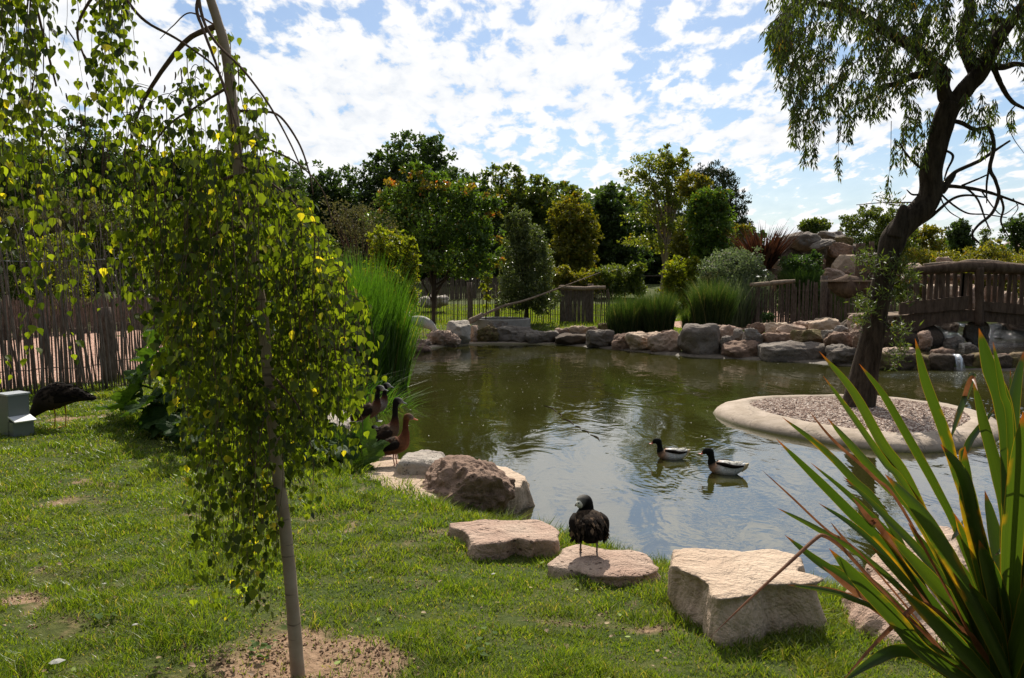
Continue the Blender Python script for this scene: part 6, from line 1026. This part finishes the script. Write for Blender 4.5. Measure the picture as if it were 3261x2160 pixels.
def wf(q, n):
    s_ = q.choice([-1, 1], n); t = q.uniform(.25, 1, n); return np.column_stack([-.10 + .10 * t, s_ * (.06 + .046 * np.sin(t * 2.6)), .13 + .12 * t + q.normal(0, .012, n)]), np.column_stack([-.5 + 0 * t, s_ * .6, -1 + 0 * t]) + q.normal(0, .25, (n, 3)), np.column_stack([-.6 + 0 * t, s_ * 1., .2 + 0 * t])
bd.feathers(130, wf, .045, M['f_dark'], 7, 'wing_feathers')
def sf(q, n): y = q.uniform(-.1, .1, n); return np.column_stack([-.07 - .02 * np.cos(y * 12), y, .215 + q.normal(0, .016, n)]), np.column_stack([-.35 + 0 * y, y * 3, -1 + 0 * y]) + q.normal(0, .2, (n, 3)), np.column_stack([-.7 + 0 * y, y, .8 + 0 * y])
bd.feathers(170, surf(P[:6], [x * 1.04 for x in rv[:6]], [x * 1.07 for x in rl[:6]], .3, .95, 1.7), .05, M['f_brown'], 9, 'edge_feathers')
bd.feathers(130, sf, .06, M['f_lit'], 8, 'lit_shoulder_feathers')  # pale feather colour puts the sun's highlight on the shoulders
for s_ in (-1, 1): bd.leg(-.03, .055 * s_, .15, leg_grey, .065, .036)
bd.part('leg_ring', [(-.01, .048, .036), (-.01, .048, .048)], [.010, .010], leg_yel)
# shelducks
def shelduck(label, u, v, head, k, seed):
    p = W(u, v, 0); s = Bird(label, (p.x, p.y, -.035), head, k, group='pair of shelducks swimming'); z = .035
    P = [(-.235, 0, .16), (-.18, 0, .115), (-.10, 0, .090), (.0, 0, .090), (.085, 0, .10), (.125, 0, .14), (.132, 0, .185), (.138, 0, .225), (.155, 0, .262), (.195, 0, .266), (.228, 0, .246)]
    rv = [.010, .045, .078, .088, .078, .050, .036, .035, .046, .040, .016]; rl = [.014, .06, .09, .098, .085, .048, .034, .033, .040, .035, .015]
    GR = (.008, .011, .009); CH_ = (.45, .27, .17); WHT = (.85, .85, .84)
    s.body(P, rv, rl, [WHT, WHT, WHT, WHT, CH_, GR, GR, GR, GR, GR, GR], n=80)
    s.part('bill', [(.218, 0, .247), (.245, 0, .232), (.275, 0, .232)], [.014, .008, .006], bill_red, rl=[.013, .012, .013]); s.ball('bill_knob', (.232, 0, .256), .009, bill_red)
    for s_ in (-1, 1):
        s.part('wing', [(-.22, .050 * s_, .14), (-.12, .086 * s_, .135), (-.02, .086 * s_, .15), (.07, .058 * s_, .155)], [.010, .020, .024, .014], M['f_dark'], 8, 16, rl=[.01, .016, .02, .012]); s.ball('eye', (.185, .029 * s_, .262), .005, eye_m)
    s.part('back', [(-.17, 0, .13), (-.08, 0, .155), (.03, 0, .15)], [.008, .02, .012], M['f_white'], rl=[.02, .05, .035]); s.part('tail', [(-.18, 0, .10), (-.23, 0, .13), (-.27, 0, .165)], [.045, .035, .006], plain('tail_buff%d' % seed, (.55, .42, .22), .6), rl=[.04, .03, .01])
    s.feathers(60, surf(P[:5], rv[:5], rl[:5], .2, .8, .9), .05, M['f_white'], seed, 'back_feathers')
shelduck('left swimming shelduck, black head with a dull red bill held low', 1548, 1060, R(176), .95, 11); shelduck('right swimming shelduck with upright black neck and bright red bill, tail raised', 1672, 1094, R(160), 1.05, 12)
# brown hen at the feeder
p = W(125, 985, .58); hn = Bird('dark brown hen bird bending its neck down into the feed hopper', (p.x, p.y, g1(p.x, p.y)), R(188), 1.05, 'bird', 'peahen')
P = [(-.42, 0, .31), (-.30, 0, .335), (-.18, 0, .36), (-.04, 0, .355), (.08, 0, .30), (.15, 0, .23), (.21, 0, .16), (.25, 0, .10), (.275, 0, .07)]; rv = [.012, .045, .10, .145, .13, .075, .042, .036, .02]; rl = [.03, .06, .10, .13, .115, .065, .038, .032, .018]
hn.body(P, rv, rl, [DRK, (.04, .028, .02), (.06, .042, .03), (.06, .042, .03), (.035, .026, .02), DRK, DRK, BLK, BLK], wob=.05); hn.part('beak', [(.27, 0, .075), (.30, 0, .04)], [.012, .004], 'black_skin')
hn.feathers(260, surf(P[:6], rv[:6], rl[:6], .05, .95, 1.5), .07, M['f_dark'], 15)
for s_ in (-1, 1): hn.part('wing', [(-.28, .06 * s_, .33), (-.14, .10 * s_, .34), (.0, .105 * s_, .34), (.07, .08 * s_, .31)], [.01, .05, .06, .02], M['f_dark'], 10, 18, rl=[.006, .015, .02, .012]); hn.leg(-.06 + .04 * s_, .04 * s_, .27, leg_yel, .07, .04)
# white bird by the open fence
p = W(985, 765, .4); wb = Bird('large white bird bending its head to the grass beyond the reeds', (D(985, 760, 27.0).x, 27.0, g1(D(985, 760, 27.0).x, 27.0)), R(-12), 1.35, 'bird', 'goose')
P = [(-.55, 0, .62), (-.44, 0, .52), (-.28, 0, .47), (-.08, 0, .44), (.10, 0, .36), (.20, 0, .27), (.27, 0, .17), (.31, 0, .10), (.34, 0, .07)]; wb.body(P, [.01, .06, .13, .15, .12, .075, .05, .05, .02], [.03, .08, .13, .15, .12, .07, .05, .045, .02], [WHT] * 7 + [(.5, .42, .34), (.4, .3, .22)], wob=.04)
wb.part('beak', [(.33, 0, .08), (.39, 0, .05), (.46, 0, .04)], [.03, .022, .008], plain('beak_brown', (.22, .12, .07), .5)); wb.feathers(90, surf(P[:5], [.06] * 5, [.08] * 5, .0, .3, 1.4), .14, M['f_white'], 16, 'tail_feathers')
for s_ in (-1, 1): wb.leg(-.12 + .03 * s_, .06 * s_, .34, leg_pink, .09, .05)
# ------------------------------------------------------------------ person far behind the left fences
def person():
    p = D(190, 700, 40); z0 = D(190, 660, 40).z - 1.36; root = empty('person', (p.x, p.y, z0), 'small figure in a white top walking beyond the dark fence, short dark hair', 'person')
    J = {'pel': (0, 0, .66), 'che': (0, 0, .95), 'nck': (0, 0, 1.12), 'hd': (.01, 0, 1.20), 'top': (.01, 0, 1.31), 'hl': (-.075, 0, .64), 'kl': (-.08, -.05, .36), 'al': (-.08, .06, .05), 'tl': (-.08, -.07, .02), 'hr': (.075, 0, .64), 'kr': (.085, .06, .36), 'ar': (.08, .1, .05), 'tr': (.08, -.02, .02), 'sl': (-.15, 0, 1.05), 'el': (-.19, .02, .85), 'wl': (-.17, -.08, .68), 'fl': (-.16, -.12, .61), 'sr': (.15, 0, 1.05), 'er': (.19, .02, .85), 'wr': (.18, -.08, .68), 'fr': (.17, -.12, .61)}
    RR = dict(pel=.11, che=.12, nck=.045, hd=.075, top=.06, hl=.075, kl=.05, al=.035, tl=.03, hr=.075, kr=.05, ar=.035, tr=.03, sl=.05, el=.035, wl=.025, fl=.02, sr=.05, er=.035, wr=.025, fr=.02)
    E = ['pel-che', 'che-nck', 'nck-hd', 'hd-top', 'pel-hl', 'hl-kl', 'kl-al', 'al-tl', 'pel-hr', 'hr-kr', 'kr-ar', 'ar-tr', 'che-sl', 'sl-el', 'el-wl', 'wl-fl', 'che-sr', 'sr-er', 'er-wr', 'wr-fr']; ks = list(J); me = bpy.data.meshes.new('body'); me.from_pydata([J[k] for k in ks], [tuple(ks.index(q) for q in e.split('-')) for e in E], [])
    o = link('body', me, plain('skin', (.36, .20, .14), .6)); sk = o.modifiers.new('s', 'SKIN'); 
    for v, k in zip(me.skin_vertices[0].data, ks): v.radius = (RR[k], RR[k])
    me.skin_vertices[0].data[0].use_root = True; o.modifiers.new('u', 'SUBSURF').levels = 2; o.modifiers['u'].render_levels = 2; o.parent = root
    for nm, P, R_, m_ in (('shirt', [(0, 0, .64), (0, 0, .8), (0, 0, .98), (0, 0, 1.1)], [.125, .135, .15, .07], plain('shirt_white', (.7, .68, .66), .8)), ('hair', [(.01, .01, 1.2), (.01, .01, 1.28), (.01, 0, 1.345)], [.078, .088, .05], plain('hair_dark', (.05, .03, .02), .8)), ('shorts', [(0, 0, .5), (0, 0, .66)], [.14, .13], plain('shorts_blue', (.05, .06, .12), .8))):
        mb = MB(); mb.tube(P, R_, 14, 10, lat=(1, 0, 0)); q = mb.build(nm, m_, smooth=True); q.parent = root
person()
# ------------------------------------------------------------------ small things on lawn and water
r = rnd(150); n = 60000; yy = 3.0 + 9 * r.uniform(0, 1, n) ** 1.4; xx = r.uniform(-.7, .6, n) * yy; sl = soil_mask(xx, yy) + .12 * r.normal(0, 1, n); k_ = (sl > .42) & (sdist(pond, xx, yy) > .5); xx, yy = xx[k_], yy[k_]; n = len(xx); print('crumbs', n); mb = MB()
S_ = r.uniform(.002, .009, n); mb.scatter(oc2, of2, np.column_stack([xx, yy, gz(xx, yy) + .002]), unit(r, n) * (1, 1, .4), unit(r, n), np.column_stack([S_, S_ * 1.3, S_ * .7])); tag(mb.build('soil_crumbs', stone_mat('soil_crumbs', (.10, .06, .035), (.26, .165, .10), (.42, .30, .20))), kind='stuff')
r = rnd(140); mb = MB(); n = 150; yy = 3.2 + 6 * r.uniform(0, 1, n) ** 1.4; xx = r.uniform(-.65, .35, n) * yy; k_ = sdist(pond, xx, yy) > .5; xx, yy = xx[k_], yy[k_]; n = len(xx); A_ = np.column_stack([r.normal(0, 1, n), r.normal(0, 1, n), r.normal(0, .2, n)])
mb.scatter(*BL, np.column_stack([xx, yy, gz(xx, yy) + .025]), A_, np.tile((0, 0, 1.), (n, 1)) + r.normal(0, .4, (n, 3)), r.uniform(.015, .036, n)); tag(mb.build('fallen_leaves', leaf_mat('fallen', (.16, .09, .04), (.38, .28, .12), (.22, .30, .04), .7, .2, (1, 1, 1), .7, 3)), kind='stuff')
mb = MB(); cs_ = [(W(u, v, .58), m_) for u, v, m_ in ((285, 1090, 16), (600, 1500, 20), (250, 1440, 12), (820, 1290, 10), (1100, 1480, 9), (120, 1130, 12))]
P = np.vstack([np.array(c)[None] + r.normal(0, .05, (m_, 3)) * (1, 1.3, 0) for c, m_ in cs_]); n = len(P); P[:, 2] = gz(P[:, 0], P[:, 1]) + r.uniform(.015, .05, n); az = r.uniform(0, 6.28, n)
mb.scatter(*BL, P, np.column_stack([np.cos(az), np.sin(az), r.uniform(-.2, .4, n)]), np.tile((0, 0, 1.), (n, 1)) + r.normal(0, .3, (n, 3)), r.uniform(.02, .045, n)); tag(mb.build('lawn_weeds', leaf_mat('weed', (.05, .09, .02), (.12, .18, .05), None, 1, .35, (1.5, 1.5, .5), .8, 3, .15)), kind='stuff')
def feather(u, v, s_, label, z=.6):
    p = W(u, v, z); mb = MB(); mb.scatter(FE[0], FE[1], np.array([(0, 0, 0.)]), np.array([(1., .3, .1)]), np.array([(0, -.5, 1.)]), np.array([s_])); o = mb.build('feather', M['f_white']); o.location = (p.x, p.y, g1(p.x, p.y) + .035); tag(o, label, 'feather')
feather(112, 1545, .07, 'curled white feather on the grass at the lower left corner'); feather(2128, 1475, .03, 'tiny white feather beside the big square boulder', .45)
feather(235, 1345, .025, 'tiny white feather on the lawn left of the birch curtain'); feather(305, 1455, .03, 'small cream feather on the lawn below the tiny white one'); feather(1135, 1310, .03, 'small pale feather on the grass in front of the pockmarked slab', .5)
r = rnd(120); mb = MB(); n = 520; u = r.uniform(930, 2380, n); v = 800 + 220 * r.uniform(0, 1, n) ** 1.6; P = np.array([tuple(W(a, b_, .006)) for a, b_ in zip(u, v)]); P = np.vstack([P, np.array([tuple(W(a, b_, .012)) for a, b_ in zip(r.normal(2210, 60, 160), 862 + np.abs(r.normal(0, 7, 160)))])]); kp = sdist(pond, P[:, 0], P[:, 1]) < -.02; P = P[kp]; n = len(P)  # extra white flecks below the weir are foam standing in for sun glints
mb.scatter(*LQ, P, np.column_stack([r.normal(0, 1, n), r.normal(0, 1, n), np.zeros(n)]), np.tile((0, 0, 1.), (n, 1)), r.uniform(.008, .026, n)); tag(mb.build('fluff_and_glint_flecks', plain('fluff_and_glints', (.75, .74, .68), .8)), kind='stuff')
mb = MB(); tp_ = [(1258, 938), (1290, 955), (1300, 968), (1330, 985), (1345, 995), (1365, 1005), (1390, 1022)]
for (a, b_), (c, d_) in zip(tp_, tp_[1:]):
    mb.tube([W(a, b_, .004), W((a + c) / 2 + 3, (b_ + d_) / 2 - 3, .008), W(c - 4, d_ - 3, .004)], [.006, .009, .004], 5, 6, wob=.3)
tag(mb.build('floating_twigs', M['bark_dark']), 'broken line of dark twigs floating in the middle of the pond', 'twigs')
